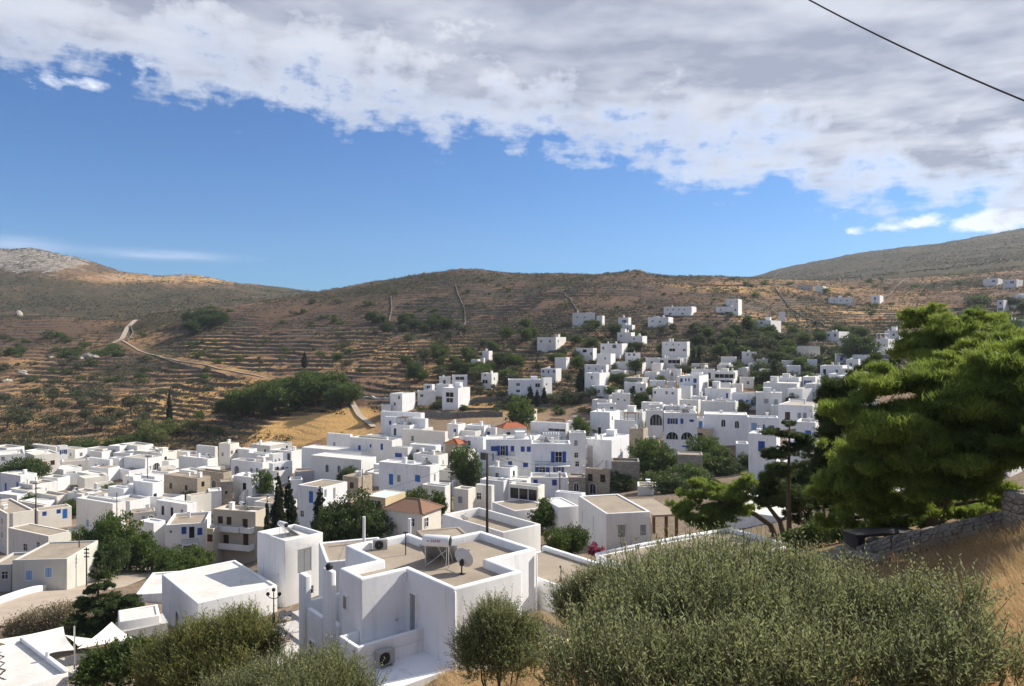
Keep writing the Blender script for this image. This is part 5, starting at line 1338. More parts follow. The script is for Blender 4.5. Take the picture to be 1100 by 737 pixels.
def cyp_blobs():
    out = []
    for k in range(13):
        t = k/12; r = (.19*(1-t)**.75*(.35+min(1,t*5)*.65)+.015)
        out.append((rnd.uniform(-.02,.02),rnd.uniform(-.02,.02),.07+t*.9,r,r,.085))
    return out
CY = [proto('cypress', cyp_blobs(), 'cyp', 520, 20, .042, .022, .15, .13, 'bark', .03) for _ in range(3)]
SH = [(crown_mesh('shrub', rb(5,.5,.42,.3,.8), 'lush', 70, 14, .10, .045, .22), None) for _ in range(2)]
SO = [(crown_mesh('shrub', rb(5,.5,.40,.3,.8), 'olived', 70, 14, .10, .040, .22), None) for _ in range(2)]
SS = [(crown_mesh('shrub', rb(5,.55,.32,.26,.9), 'scrub', 55, 14, .11, .045, .25), None) for _ in range(2)]
SL = [(crown_mesh('shrub', rb(5,.5,.42,.3,.8), 'lime', 70, 14, .13, .035, .22), None) for _ in range(2)]
SP = [(crown_mesh('bougainvillea', rb(6,.5,.42,.3,.8), 'pink', 60, 26, .10, .06, .22), None)]
def shrub(pr, name, loc, sc, label, cat='shrub', group=None):
    o = link(name, pr[0], None, None, loc, rnd.uniform(0,6.28)); o.scale = sc if hasattr(sc,'__len__') else (sc,sc,sc); return tag(o, label, cat, group)

# --- olives dotted over the lower left terraces: (centre px, py, radius px)
for px,py,r in ((5,428,7),(22,443,9),(8,453,8),(26,455,8),(38,423,5),(44,439,5),(57,426,9),(57,452,8),(66,438,6),(84,426,8),(88,437,8),(92,448,8),(104,427,8),(117,430,7),(109,452,10),(141,436,10),(152,448,7),(146,455,7),(128,446,6),(73,445,5),(118,442,5),(33,434,5),(160,441,5)):
    g = G(px, py+r*.8, 150); sz = px2m(r*2.3, g[1])
    plant(rnd.choice(OL), 'olive_tree', g, (sz,sz,sz*.92), 'round grey-green olive tree on the bare brown terraces at the left', 'olive tree', 'olive trees on the lower left terraces')
# lime green bank and darker bushes along the village's back edge
for px,py,r in ((163,466,12),(178,461,9),(192,459,7),(172,470,9),(204,455,6)):
    g = G(px,py+r*.6,150); sz = px2m(r*2.4,g[1]); shrub(rnd.choice(SL),'shrub',g,sz,'lime green bush in the bright bank behind the left quarter','shrub','lime green bushes behind the left quarter')
for px,py,r in ((150,472,9),(138,474,9),(125,476,9),(112,478,8),(100,478,8),(88,478,9),(216,448,6),(222,462,5),(236,463,5)):
    g = G(px,py+r*.6,150); sz = px2m(r*2.3,g[1]); shrub(rnd.choice(SH),'shrub',g,sz,'dark green bush along the back edge of the left quarter','shrub','dark green bushes along the left quarter')
# --- the pine grove above the golden field
for i,(px,py,r) in enumerate(((246,440,11),(258,437,13),(272,434,13),(286,434,14),(299,431,15),(313,427,14),(326,423,14),(340,421,14),(353,416,13),(364,421,11),(372,426,10),(333,412,10),(318,417,10),(302,420,10),(281,424,9),(358,430,9))):
    g = G(px,py+r*.95,150); sz = px2m(r*2.5,g[1])
    plant(rnd.choice(RT_ if i%3 else DT),'grove_tree',g,(sz,sz,sz*.95),'dense green tree in the long grove above the golden field','tree','trees of the long grove above the golden field')
# --- cypresses
def cyp(px, top, base, d=None, label='', group=None, wf=1.0):
    d = d or hit(px,base,0,60); b = P(px,base,d); h = (base-top)/F*d; w_ = h; b, h = stand(b, h)
    p = plant(rnd.choice(CY),'cypress',b,(w_*.95*wf,w_*.95*wf,h),label,'cypress',group)
cyp(299,506,566,106,'tallest cypress in the row beside the beige three-storey house')
cyp(311,514,566,108,'broad second cypress right of the tallest one',wf=1.15)
cyp(287,536,566,103,'slim short cypress at the left of the cypress row')
cyp(301,537,568,101,'short cypress in front of the tallest one')
cyp(343.5,524,574,104,'lone cypress before the house with one blue door',wf=1.25)
cyp(182,420,442,262,'narrow dark cypress on the left terraces')
for x,t,b in ((570,414,436),(577,418,437),(584.5,415,436)): cyp(x,t,b,None,'dark cypress in the trio before the four-window house','cypress trio before the four-window house',1.1)
cyp(624.5,394,420,None,'stout dark cypress left of the white tower house',wf=1.5)
cyp(745,372,393,None,'thin cypress left of a pair right of the long veranda house',wf=.9); cyp(751,372,393,None,'thin cypress right of a pair right of the long veranda house',wf=.9)
cyp(791,365,383,None,'cone-shaped cypress beside the flat-roofed cottage',wf=1.4)
cyp(832,386,412,None,'dark cypress right of the grey stone cottage',wf=1.2)
cyp(327,378,394,None,'pointed conifer on the middle terraces',wf=1.4)
# --- village trees: proto set, centre px, py, radius px, depth offset, label
for S_, px, py, r, d, lb in (
 (DT,28,505,15,190,'dark domed tree among the white houses of the left quarter'),
 (RT_,125,572,18,112,'big leafy tree in the clump left of the garden, at the back'),
 (RT_,100,583,14,112,'leafy tree at the left of the garden clump'),
 (DT,118,595,14,106,'dark tree at the foot of the garden clump'),
 (RT_,147,588,14,116,'leafy tree at the right of the garden clump'),
 (DT,365,556,18,99,'dark garden tree right of the lone cypress'),
 (DT,384,550,20,101,'largest dark garden tree in the centre'),
 (DT,402,566,15,96,'dark garden tree touching the brown hipped roof'),
 (DT,350,562,12,97,'small dark garden tree at the foot of the lone cypress'),
 (RT_,580,553,13,84,'round green tree between the flat houses in the centre'),
 (DT,614,580,15,62,'dense dark tree before the pale grey cottage'),
 (RT_,596,580,10,60,'light green bush-like tree beside the dense dark one'),
 (RT_,700,489,15,146,'green tree left below the great arches'),
 (RT_,694,502,13,142,'rounded green tree above the tan hut'),
 (RT_,716,498,12,142,'green tree in front of the stone hut'),
 (RT_,760,484,13,150,'green tree right of the great arches house'),
 (RT_,776,496,15,145,'large green tree in the hollow right of the stone hut'),
 (DT,790,508,13,138,'dark tree in the hollow below the railing'),
 (RT_,766,505,14,140,'green tree in the middle of the hollow'),
 (RT_,740,517,15,125,'green tree behind the bright pine, on its left'),
 (DT,722,524,15,118,'dark green tree beside the carport roof'),
 (RT_,705,519,12,125,'green tree behind the tan hut roof'),
 (DT,757,525,14,115,'dark tree behind the bright leaning pine'),
 (DT,804,495,8,135,'round dark bush against the low white wing'),
 (RT_,668,520,11,130,'low green tree below the square stone ruin'),
 (DT,922,372,14,255,'big dark round tree in the right-hand cluster'),
 (RT_,562,440,13,205,'pale green tree behind the cream orange-roofed house'),
 (RT_,627,458,9,190,'green tree behind the white cube with solar heater'),
 (RT_,497,491,10,150,'garden tree below the orange roofs'),
 (DT,506,500,9,148,'darker garden tree below the orange roofs'),
 (RT_,446,535,9,112,'small green tree behind the brown hipped roof'),
 (RT_,467,537,8,112,'small green tree left of the timber pole'),
 (DT,374,508,8,160,'small dark tree against the chapel hall'),
 (RT_,283,514,7,165,'bright green bush above the cypresses'),
):
    b = P(px, py+r*.95, d); sz = px2m(r*2.35, d)
    b, hz = stand(b, sz*.9); plant(rnd.choice(S_),'tree',b,(sz,sz,hz),lb,'tree')
# hedge garden below the blue-shutter house
for i,(px,py,r) in enumerate(((160,597,9),(172,600,9),(184,598,10),(196,602,10),(207,606,10),(217,607,9),(190,612,9),(204,615,9),(214,600,7))):
    d = 112-i; sz = px2m(r*2.5,d); b, hz = stand(P(px,py+r*.8,d), sz); shrub(rnd.choice(SH),'shrub',b,(sz,sz,hz),'dark green shrub in the garden below the house with blue shutters','shrub','shrubs in the walled garden')
shrub(SP[0],'bougainvillea',P(641,600,60),px2m(19,60),'pink bougainvillea against the pale grey cottage','bougainvillea')
# --- shrubs and small trees over the slopes
def scatter(n, box, sizes, protos, label, group, name='shrub', cat='shrub', tree=False, dens=None):
    k = 0; tries = 0
    while k < n and tries < n*12:
        tries += 1
        px = rnd.uniform(box[0],box[1]); py = rnd.uniform(box[2],box[3])
        if dens and not dens(px,py): continue
        d = hit(px,py,0,150)
        if d > 640: continue
        g = P(px,py,d)
        if not clear_of_houses(g, 1.5) or float(lane_dist(np.array([g[0]]),np.array([g[1]]))[0]) < 5: continue
        g[2] = float(ground(g[0],g[1])[0]); r = px2m(rnd.uniform(*sizes),d)*2.2
        if tree: plant(rnd.choice(protos),name,g,(r,r,r*rnd.uniform(.8,1.1)),label,cat,group)
        else: g[2] -= .14*r; shrub(rnd.choice(protos),name,g,(r,r,r*rnd.uniform(.7,1.0)),label,cat,group)
        k += 1
scatter(120,(470,930,350,442),(3.5,7),RT_+OL,'bushy tree among the scattered white houses on the slope','trees among the slope houses','tree','tree',True)
scatter(95,(740,925,356,414),(4,8),RT_+DT+OL,'leafy tree on the wooded right-hand slope','trees of the wooded right-hand slope','tree','tree',True)
scatter(34,(430,560,384,412),(4,8),RT_+DT+OL,'bushy tree on the shady terraces left of the lane','trees on the shady terraces left of the lane','tree','tree',True)
scatter(60,(0,160,360,420),(2.5,7),SO+SH,'dark shrub on the left terraces below the hill road','shrubs on the left terraces')
scatter(90,(170,480,322,425),(2.5,6),SH+SO,'dark green shrub on the middle terraces','shrubs on the middle terraces')
scatter(16,(395,505,345,357),(4,7),DT,'dark tree in the thicket halfway up the middle hill','trees of the thicket on the middle hill','tree','tree',True)
scatter(8,(200,240,345,360),(5,9),DT,'dark tree in the small copse on the left shoulder','trees of the copse on the left shoulder','tree','tree',True)
scatter(45,(760,1050,300,350),(2.5,5),SO+SH,'grey-green shrub on the right-hand terraces','shrubs on the right-hand terraces')
scatter(14,(60,130,366,384),(4,7),SH,'dark shrub in the thicket under the hill road','shrubs of the thicket under the hill road')
scatter(26,(1040,1100,325,360),(5,9),RT_+OL,'leafy tree below the far right hamlet','trees below the far right hamlet','tree','tree',True)
scatter(18,(640,800,290,300),(1.2,2.4),SO,'tiny bush on the skyline ridge','bushes on the skyline ridge')
# uncountable low scrub over all the hills: one object of little tufts
def scrub_mass():
    Q = []; T = []
    n = 62000
    px = rng.uniform(-30,1130,n); d = np.exp(rng.uniform(math.log(235),math.log(640),n)); x = (px-550)/F*d; y = d
    k = fbm(x/40+31,y/40,4)*.6+fbm(x/14+7,y/14,3)*.5; keep = k > rng.uniform(.38,.76,n)
    keep &= lane_dist(x,y) > 4
    keep |= (riser(x,y) > .72) & (rng.rand(n) < .42) & (lane_dist(x,y) > 4)
    for hx,hy,hr in FOOT: keep &= (x-hx)**2+(y-hy)**2 > (hr*.8+.6)**2
    py = 368-ground0(x,y)/y*F
    for cx,cy_,rx,ry in ((340,458,60,14),(722,408,55,12),(700,425,30,9)): keep &= ((px-cx)/rx)**2+((py-cy_)/ry)**2 > 1
    x, y = x[keep], y[keep]; z = ground(x,y); m = len(x)
    per = 16; r = rng.uniform(.4,1.5,m)*(1+.4*(k[keep]>.62))
    c = np.stack([x,y,z+r*.3],1); C = np.repeat(c,per,0)+rng.normal(size=(m*per,3))*np.repeat(r,per)[:,None]*np.array([.5,.5,.28])
    Q = leaf_quads(C, .55, .30)
    t = np.repeat(rng.rand(m),per)+rng.normal(size=m*per)*.15
    o = link('hillside_scrub', quads_mesh('hillside_scrub', Q, t, M['scrubg'])); o['kind'] = 'stuff'
M['scrubg'] = leafmat('hillside_scrub', (.026,.032,.014), (.085,.080,.036), .15)
scrub_mass()
def far_scrub():
    n = 30000; px = rng.uniform(-30,1130,n); d = np.exp(rng.uniform(math.log(700),math.log(1500),n)); x = (px-550)/F*d; y = d
    keep = fbm(x/60+31,y/60,4) > rng.uniform(.3,.6,n); x,y = x[keep],y[keep]; z = ground(x,y); m = len(x); per = 7; r = rng.uniform(.8,2.2,m)
    C = np.repeat(np.stack([x,y,z+r*.25],1),per,0)+rng.normal(size=(m*per,3))*np.repeat(r,per)[:,None]*np.array([.6,.6,.25])
    o = link('distant_scrub', quads_mesh('distant_scrub', leaf_quads(C,1.3,.8), np.repeat(rng.rand(m),per), M['scrubg'])); o['kind'] = 'stuff'
far_scrub()
# --- dry-stone field walls on the hills
def field_wall(label, pts, h=.7, mat='s'):
    P_ = [G(px,py,150)[:2] for px,py in pts]; S = [P_[0]]
    for a,b in zip(P_[:-1],P_[1:]):
        k = max(2,int(np.linalg.norm(b-a)/1.5))
        for i in range(1,k+1): S.append(a+(b-a)*i/k)
    S = np.array(S); t = np.gradient(S,axis=0); t /= np.linalg.norm(t,axis=1,keepdims=True)+1e-9; n = np.stack([-t[:,1],t[:,0]],1)*.22
    z = ground(S[:,0],S[:,1]); mb = MB()
    hh = h*rng.uniform(.75,1.15,len(S))
    for i in range(len(S)-1):
        a,b,c,d = S[i]+n[i],S[i]-n[i],S[i+1]-n[i+1],S[i+1]+n[i+1]
        za,zb,z0,z1 = z[i]+hh[i],z[i+1]+hh[i+1],z[i]-1,z[i+1]-1
        mb.quad([(a[0],a[1],za),(b[0],b[1],za),(c[0],c[1],zb),(d[0],d[1],zb)])
        mb.quad([(b[0],b[1],z0),(c[0],c[1],z1),(c[0],c[1],zb),(b[0],b[1],za)])
        mb.quad([(d[0],d[1],z1),(a[0],a[1],z0),(a[0],a[1],za),(d[0],d[1],zb)])
    tag(mb.build('field_wall', M[mat]), label, 'stone wall')
for lb, pts, m_ in (
 ('pale zigzag stone wall climbing the middle hill', ((494,358),(500,345),(499,330),(492,316),(489,306)),'st'),
 ('faint stone wall running up the hill left of the zigzag wall', ((418,345),(421,330),(420,318)),'s'),
 ('pale wall climbing above the lone ridge house', ((622,335),(613,322),(606,316)),'st'),
 ('dark wall slanting down from the upper right terraces', ((832,310),(848,330),(870,343),(895,352)),'sd'),
 ('long wall below the skyline on the right terraces', ((740,305),(800,307),(850,305),(930,301)),'sd'),
 ('dark retaining wall under the veranda house and ramp', ((470,436),(500,441),(530,441),(560,437),(600,436)),'sd'),
 ('long dark retaining wall above the dry golden field', ((660,394),(690,399),(720,399),(745,397)),'sd'),
 ('grey-white low wall left of the blank lit white house', ((383,428),(400,426),(420,427)),'w2'),
 ('wall along the lane of the left shoulder', ((166,382),(190,390),(215,397),(250,406)),'sd'),
 ('dark wall edging the hill road bend', ((140,350),(143,357),(137,366)),'sd'),
 ('pale zigzag path wall on the far right hillside', ((946,321),(957,315),(966,305),(973,300)),'rock'),
 ('low wall below the trees of the right-hand slope', ((745,400),(780,392),(820,396)),'sd')):
    field_wall(lb, pts, .8, 'sd' if m_ in ('st','rock','s') else m_)
# conical pale ruin and lone rocks on the left skyline terraces
mr = empty('windmill_ruin', G(20,339,200)); tag(mr, 'pale round stump of a ruined windmill on the left terraces', 'windmill ruin')
mb = MB(); mb.lathe([(2.9,-1),(2.7,1.5),(2.2,2.8),(1.5,3.8),(.7,4.4),(.01,4.5)],14); mb.build('tower', M['rock'], mr); 
mb = MB(); mb.box(-.5,.5,-2.9,-2.6,-.5,1.5); mb.build('doorway', M['iron'], mr)
for i,(px,py,r_) in enumerate(((683,290,3.0),(687,290,2.6),(679,291,2.2),(496,288,2.0),(456,292,1.6),(440,295,1.7))):
    d = 588; rock('stone heap standing on the skyline ridge', P(px,py+1.5,d), r_, .7, 'stone heaps on the skyline ridge','s')
for px,py,d,r_ in ((86,384,420,4),(95,382,425,5),(102,384,420,3.5),(55,382,430,3),(25,398,390,3.5),(8,408,370,4),(26,401,385,2.5)):
    g = G(px,py,150); rock('pale outcrop among the shrubs under the hill road', g, r_*.7, .6, 'pale outcrops under the hill road')
scatter(60,(420,800,297,345),(1.5,3.5),SO+SH+SS,'low dark shrub on the upper middle hill','shrubs on the upper middle hill')
scatter(34,(430,650,422,446),(3,6),SO+SH+RT_ if False else SO+SH,'shrub on the brown bank above the centre roofs','shrubs on the bank above the centre roofs')
field_wall('dark terrace wall above the orange-roofed cream house', ((505,434),(540,431),(580,430),(625,428)), 1.8, 'sd')
field_wall('second dark terrace wall on the bank above the centre roofs', ((450,446),(490,449),(540,448)), 1.6, 'sd')
for px,py,r in ((163,594,13),(183,600,12),(203,602,13),(218,605,10),(96,600,11),(140,604,12),(112,566,13)):
    d = 114; b = P(px,py+r*.95,d); sz = px2m(r*2.35,d); b, hz = stand(b, sz*.9); plant(rnd.choice(RT_),'tree',b,(sz,sz,hz),'bushy green tree in the shady garden among the left houses','tree','trees of the shady garden')
def village_trees(n, box, label, group):
    k = 0; t = 0
    while k < n and t < n*40:
        t += 1; px = rnd.uniform(box[0],box[1]); py = rnd.uniform(box[2],box[3]); d = hit(px,py,0,100); g = P(px,py,d)
        if not clear_of_houses(g, -.6): continue
        r = px2m(rnd.uniform(4,8),d)*2.2; plant(rnd.choice(RT_+DT),'tree',g,(r,r,r*rnd.uniform(.8,1.1)),label,'tree',group); k += 1
village_trees(36,(640,900,398,478),'small green tree growing between the upper village houses','trees between the upper village houses')
village_trees(24,(0,560,480,560),'small green tree growing between the lower village houses','trees between the lower village houses')
# ------------------------------------------------------------------ foreground growth, pines, wall, wires
def blobs_px(lst, ref):
    """(px,py,d,rpx[,flat]) in the photo -> ellipsoids relative to ref"""
    out = []
    for e in lst:
        px,py,d,r = e[:4]; fl = e[4] if len(e) > 4 else 1.0
        p = P(px,py,d)-ref; rr = px2m(r,d); out.append((p[0],p[1],p[2],rr,rr,rr*fl))
    return out
def needle_crown(blobs, nclump, per, L, Wd, spread=.2, lift=.55):
    """tufts of thin blades set in flat-topped sprays"""
    Q = []; T = []
    pads = []
    for b in blobs:                             # break each bough into flat pads with air between
        for _ in range(17 if b[3] > .7 else 8):
            u = unit(1)[0]; u[2] = u[2]*.8+.15; r = rng.uniform(.35,1.0); q = rng.uniform(.20,.46)
            pads.append((b[0]+u[0]*r*b[3], b[1]+u[1]*r*b[4], b[2]+u[2]*r*b[5], b[3]*q, b[4]*q, max(b[5]*q*.8,.14)))
    blobs = pads
    vol = np.array([b[3]*b[4] for b in blobs]); vol = vol/vol.sum()
    for b, fr in zip(blobs, vol):
        k = max(4,int(nclump*fr)); u = unit(k); u[:,2] = u[:,2]*.8+.3; rr = (.2+.8*rng.rand(k,1)**.5)
        c = np.array(b[:3])+u*rr*np.array(b[3:6]); m = np.repeat(c,per,0); s = spread*(b[3]*b[5])**.5
        s = min(s, .16)
        pts = m+rng.normal(size=m.shape)*s*np.array([1.15,1.15,.5])
        a = unit(len(pts)); out = np.repeat(u,per,0); a = a*.75+out*.5; a[:,2] += lift; a /= np.linalg.norm(a,axis=1,keepdims=True)
        bb = np.cross(a,unit(len(pts))); bb /= np.linalg.norm(bb,axis=1,keepdims=True)+1e-9
        l = L*(.6+.8*rng.rand(len(pts),1)); w = Wd*(.7+.6*rng.rand(len(pts),1))
        Q.append(np.stack([pts-a*l*.5-bb*w*.5,pts-a*l*.5+bb*w*.5,pts+a*l*.5],1))
        T.append(rng.rand()*.6-.1+np.repeat(rng.rand(k)*.5,per)-.1+rng.normal(size=len(pts))*.14)
    return np.concatenate(Q), np.concatenate(T)
def big_pine(label, base, lst, nclump, per, mat, trunkpts, r0, L=.26, Wd=.034, name='pine_tree', limbs=True, spread=.2):
    ref = np.array(base); root = empty(name, base); tag(root, label, 'pine tree')
    bl = blobs_px(lst, ref); Q, T = needle_crown(bl, nclump, per, L, Wd, spread)
    link('crown', quads_mesh(name+'_crown', Q, T, M[mat], 3), None, root)
    mb = MB(); tp = [Vector(P(*t)-ref) for t in trunkpts]
    tp[0] = tp[0]-Vector((0,0,.6+max(0,ref[2]-float(ground(ref[0],ref[1])[0])))); n = len(tp); rs = [r0*(1-.6*i/(n-1)) for i in range(n)]; mb.tube(tp, rs, 9)
    if limbs:
        for b in bl: 
            st = min(tp[1:], key=lambda q: (q-Vector(b[:3])).length + (2 if q.z > b[2] else 0)); trunk_mb(mb, st, b[:3], r0*.32, r0*.08, .1, 6)
    mb.build('trunk', M['bark'], root, smooth=True); return root
big_pine('huge spreading pine with sunlit lime tops at the right edge', P(1003,572,27.5),
 [(1040,440,26,62,.8),(985,470,26,60,.8),(1085,420,25,60,.8),(950,500,27,48,.8),(1030,500,25.5,58,.75),(1090,480,24.5,50,.7),(930,455,27,40,.75),(975,420,27,50,.6),(1030,405,27,50,.55),(1000,520,26,50,.6),(920,520,28,36,.8),(1050,520,25.5,34,.6),(945,410,28,26,.7),(1095,380,26,40,.7),(900,490,28.5,30,.9),(895,530,29,26,.8),(940,545,28,28,.7),(980,545,27,26,.6),(1020,548,27.5,22,.5),(960,470,27,40,.9),(1010,450,26,50,.9),(1060,470,25,50,.9),(990,500,26,46,.9),(1075,440,25,50,.9),(1000,558,29,24,.6),(1045,548,28,24,.6),(915,555,30,22,.7),(955,560,30,24,.6),(890,560,31,18,.7),(1075,535,27,22,.6)],
 17000, 22, 'pine', [(1003,572,27.5),(1005,545,27.3),(1012,510,27),(1018,470,26.7),(1020,430,26.7)], .34)
big_pine('second pine rising behind the huge one with drooping upper boughs', P(1060,540,36),
 [(1030,365,35,40,.6),(1060,372,34,44,.6),(1000,355,36,32,.7),(985,345,37,20,.8),(1090,375,34,36,.6),(1010,385,35,44,.6),(975,375,36,22,.9),(1075,395,34,40,.6),(1000,338,37,16,.8),(1045,350,36,26,.6)],
 3600, 24, 'pine', [(1060,540,36),(1055,480,36),(1042,420,35.5),(1030,375,35.5)], .3)
big_pine('dark ragged cypress-like pine left of the huge pine', P(893,572,40),
 [(893,470,40,22,1.5),(885,505,40,18,1.6),(897,440,40,22,1.2),(888,425,40,16,1.3),(915,425,40,28,.9),(935,405,40,22,.9),(905,455,40,28,1),(915,490,40,28,1),(905,545,40,24,.9),(930,530,40,26,.9),(880,535,40,14,1.4),(878,480,40,10,2.0),(905,520,40,16,1.4),(950,395,41,16,.9)],
 4200, 30, 'pined', [(893,572,40),(895,530,40),(897,480,40),(905,430,40)], .22, .22, .03)
big_pine('bright lime-topped pine leaning left over the carport', P(838,582,52),
 [(757,528,56,24,.55),(785,535,55,28,.6),(735,545,57,18,.8),(752,558,56,26,.6),(775,552,55,24,.6),(805,522,54,20,.7),(800,545,54,18,.7),(770,572,54,20,.5)],
 2400, 30, 'pine', [(838,582,52),(828,564,52.5),(812,553,53),(795,546,54),(775,540,55)], .26, .3, .045)
big_pine('leaning many-stemmed tree in the middle of the gap', P(846,582,50),
 [(850,515,50,26,.8),(830,520,51,22,.8),(868,530,49,22,.9),(845,540,50,24,.7),(878,512,49,16,1),(820,535,52,16,.8),(862,552,48,18,.8)],
 1700, 30, 'pined', [(846,582,50),(838,560,50.5),(826,545,51),(822,528,51.5)], .22, .3, .05)
# slender tiered conifer standing above that gap
r = empty('tiered_pine', P(848,580,46)); tag(r,'slender tiered conifer silhouetted before the white village','pine tree')
ref = P(848,580,46); bl = []
for (px,py,w) in ((848,455,9),(840,466,20),(856,468,14),(836,486,22),(858,480,16),(830,490,12),(866,474,12),(842,503,16),(836,510,12),(856,500,10)): bl += blobs_px([(px,py,46,w,.28)],ref)
Q,T = needle_crown(bl,520,26,.26,.045,.25,.2); link('crown', quads_mesh('tiered_pine_crown',Q,T,M['pined'],3), None, r)
mb = MB(); mb.tube([Vector(P(848,588,46)-ref),Vector(P(847,520,46)-ref),Vector(P(848,455,46)-ref)],[.18,.13,.04],8)
for b in bl: mb.tube([(0+.02,0,b[2]-.15),(b[0],b[1],b[2])],[.05,.02],5)
mb.build('trunk', M['bark'], r, smooth=True)
for i,(x0,y0,x1,y1,dd,lb) in enumerate(((886,578,884,520,44,'straight dark trunk behind the olive bush, left of the rubble'),(903,575,905,510,43,'forked dark trunk beside the pile of slabs'),(975,578,974,520,33,'slim pine trunk before the white house in the shade'),(938,578,936,515,34,'slim pine trunk over the pile of slabs'),(868,580,860,548,47,'thick leaning trunk by the reddish earth'))):
    big_pine(lb, P(x0,y0,dd), [(x1,y1-10,dd,24,.7),(x1+12,y1-22,dd+1,20,.7),(x1-10,y1-20,dd,20,.7)], 420, 30, 'pined', [(x0,y0,dd),((x0*2+x1)/3,(y0*2+y1)/3,dd),(x1,y1,dd)], .15 if i<4 else .3, .2, .03)
# shady undergrowth below the pines
for px,py,rr_,d in ((880,572,16,36),(912,572,15,35),(940,568,16,34),(968,566,15,33),(1028,556,15,32),(1055,550,14,31),(858,578,14,40),):
    ref = P(px,py+rr_*.8,d); Q,T = clump_crown(blobs_px([(px,py,d,rr_,.75),(px+8,py-5,d+.4,rr_*.7,.8),(px-8,py+2,d-.3,rr_*.7,.8)],ref),150,18,.16,.06,.24,.3)
    o = link('shrub', quads_mesh('undergrowth',Q,T,M['lush']), None, None, tuple(ref)); tag(o,'shady green undergrowth shrub below the pines','shrub','undergrowth below the pines')
# dark conifer left of centre-bottom
r = empty('conifer', P(105,690,66)); tag(r,'dark ragged conifer standing before the stepped white roof','conifer'); ref = P(105,690,66); bl = []
for (px,py,w,f) in ((107,596,4,1.6),(107,606,6,1),(106,618,9,.7),(111,630,12,.5),(98,634,11,.5),(117,646,17,.45),(93,650,16,.5),(105,660,28,.45),(128,652,22,.4),(84,668,12,.6),(112,674,28,.5),(142,660,12,.4),(140,644,10,.4),(98,684,22,.5)): bl += blobs_px([(px,py,66,w,f)],ref)
Q,T = needle_crown(bl,1300,30,.34,.07,.25,.1); link('crown', quads_mesh('conifer_crown',Q,T,M['pined'],3), None, r)
mb = MB(); mb.tube([(0,0,-2),(0,0,3),(.1,0,6.6)],[.24,.16,.03],8); mb.build('trunk', M['bark'], r, smooth=True)
# oleander hedge, pale pinkish
for px,py,rr_ in ((20,672,14),(38,668,17),(58,664,17),(72,660,14),(84,668,12)):
    d = 68; ref = P(px,py+rr_,d); Q,T = clump_crown(blobs_px([(px,py,d,rr_,.8),(px+5,py-4,d,rr_*.7,.8),(px-6,py+3,d,rr_*.7,.8)],ref),150,18,.26,.07,.22,.3)
    o = link('oleander', quads_mesh('oleander',Q,T,M['oleander']), None, None, tuple(ref)); g_ = float(ground(ref[0],ref[1])[0]); hh_ = px2m(rr_*1.7,d); df = max(0,ref[2]-g_); o.location.z -= df; o.scale.z = (hh_+df)/hh_; tag(o,'pale pinkish oleander bush between the road and the sails','oleander','oleander bushes beside the road')
# --- leafy twigs for the near olives
def twig_bush(bl, ntw, leaves, tl, L, Wd, upb=.8, inner=.5):
    Q=[];T=[];S=[]
    vol = np.array([b[3]*b[4]+b[3]*b[5]*2 for b in bl]); vol = vol/vol.sum()
    for b,fr in zip(bl,vol):
        k = max(8,int(ntw*fr*1.35)); u = unit(k); u[:,2] = np.abs(u[:,2])*np.where(rng.rand(k)<.8,1,-.6); rr = inner+(1-inner)*rng.rand(k,1)**.6
        c = np.array(b[:3])+u*rr*np.array(b[3:6])
        sc_n = fbm((c[:,0]+c[:,2]*.7)*1.5+50,(c[:,1]+c[:,2]*.8)*1.5+9,3); ok = (sc_n > .40) | (rng.rand(k) < .18); c, u, sc_n = c[ok], u[ok], sc_n[ok]; k = len(c)
        a = u*.6+unit(k)*.45; a[:,2] += upb; a /= np.linalg.norm(a,axis=1,keepdims=True)
        ln = tl*(.5+rng.rand(k,1)); t0 = rng.rand(k)*.7+(sc_n-.4)*1.3
        bend = unit(k)*.25
        for j in range(leaves):
            f = (j+.5)/leaves; p = c+a*ln*f+bend*ln*f*f
            sd = unit(k); sd -= (sd*a).sum(1,keepdims=True)*a; sd /= np.linalg.norm(sd,axis=1,keepdims=True)+1e-9
            ax = a*.75+sd*.75; ax /= np.linalg.norm(ax,axis=1,keepdims=True); w = np.cross(ax,unit(k)); w /= np.linalg.norm(w,axis=1,keepdims=True)+1e-9
            l = L*(.6+.7*rng.rand(k,1))*(1-.3*f); ww = Wd*(.7+.6*rng.rand(k,1))
            Q.append(np.stack([p,p+ax*l*.45+w*ww*.5,p+ax*l,p+ax*l*.45-w*ww*.5],1)); T.append(t0*.7+rng.normal(size=k)*.2+.08)
        s = np.cross(a,unit(k)); s /= np.linalg.norm(s,axis=1,keepdims=True)+1e-9; s *= tl*.012
        S.append(np.stack([c-s,c+s,c+a*ln+bend*ln+s*.4,c+a*ln+bend*ln-s*.4],1))
    return np.concatenate(Q), np.concatenate(T), np.concatenate(S)
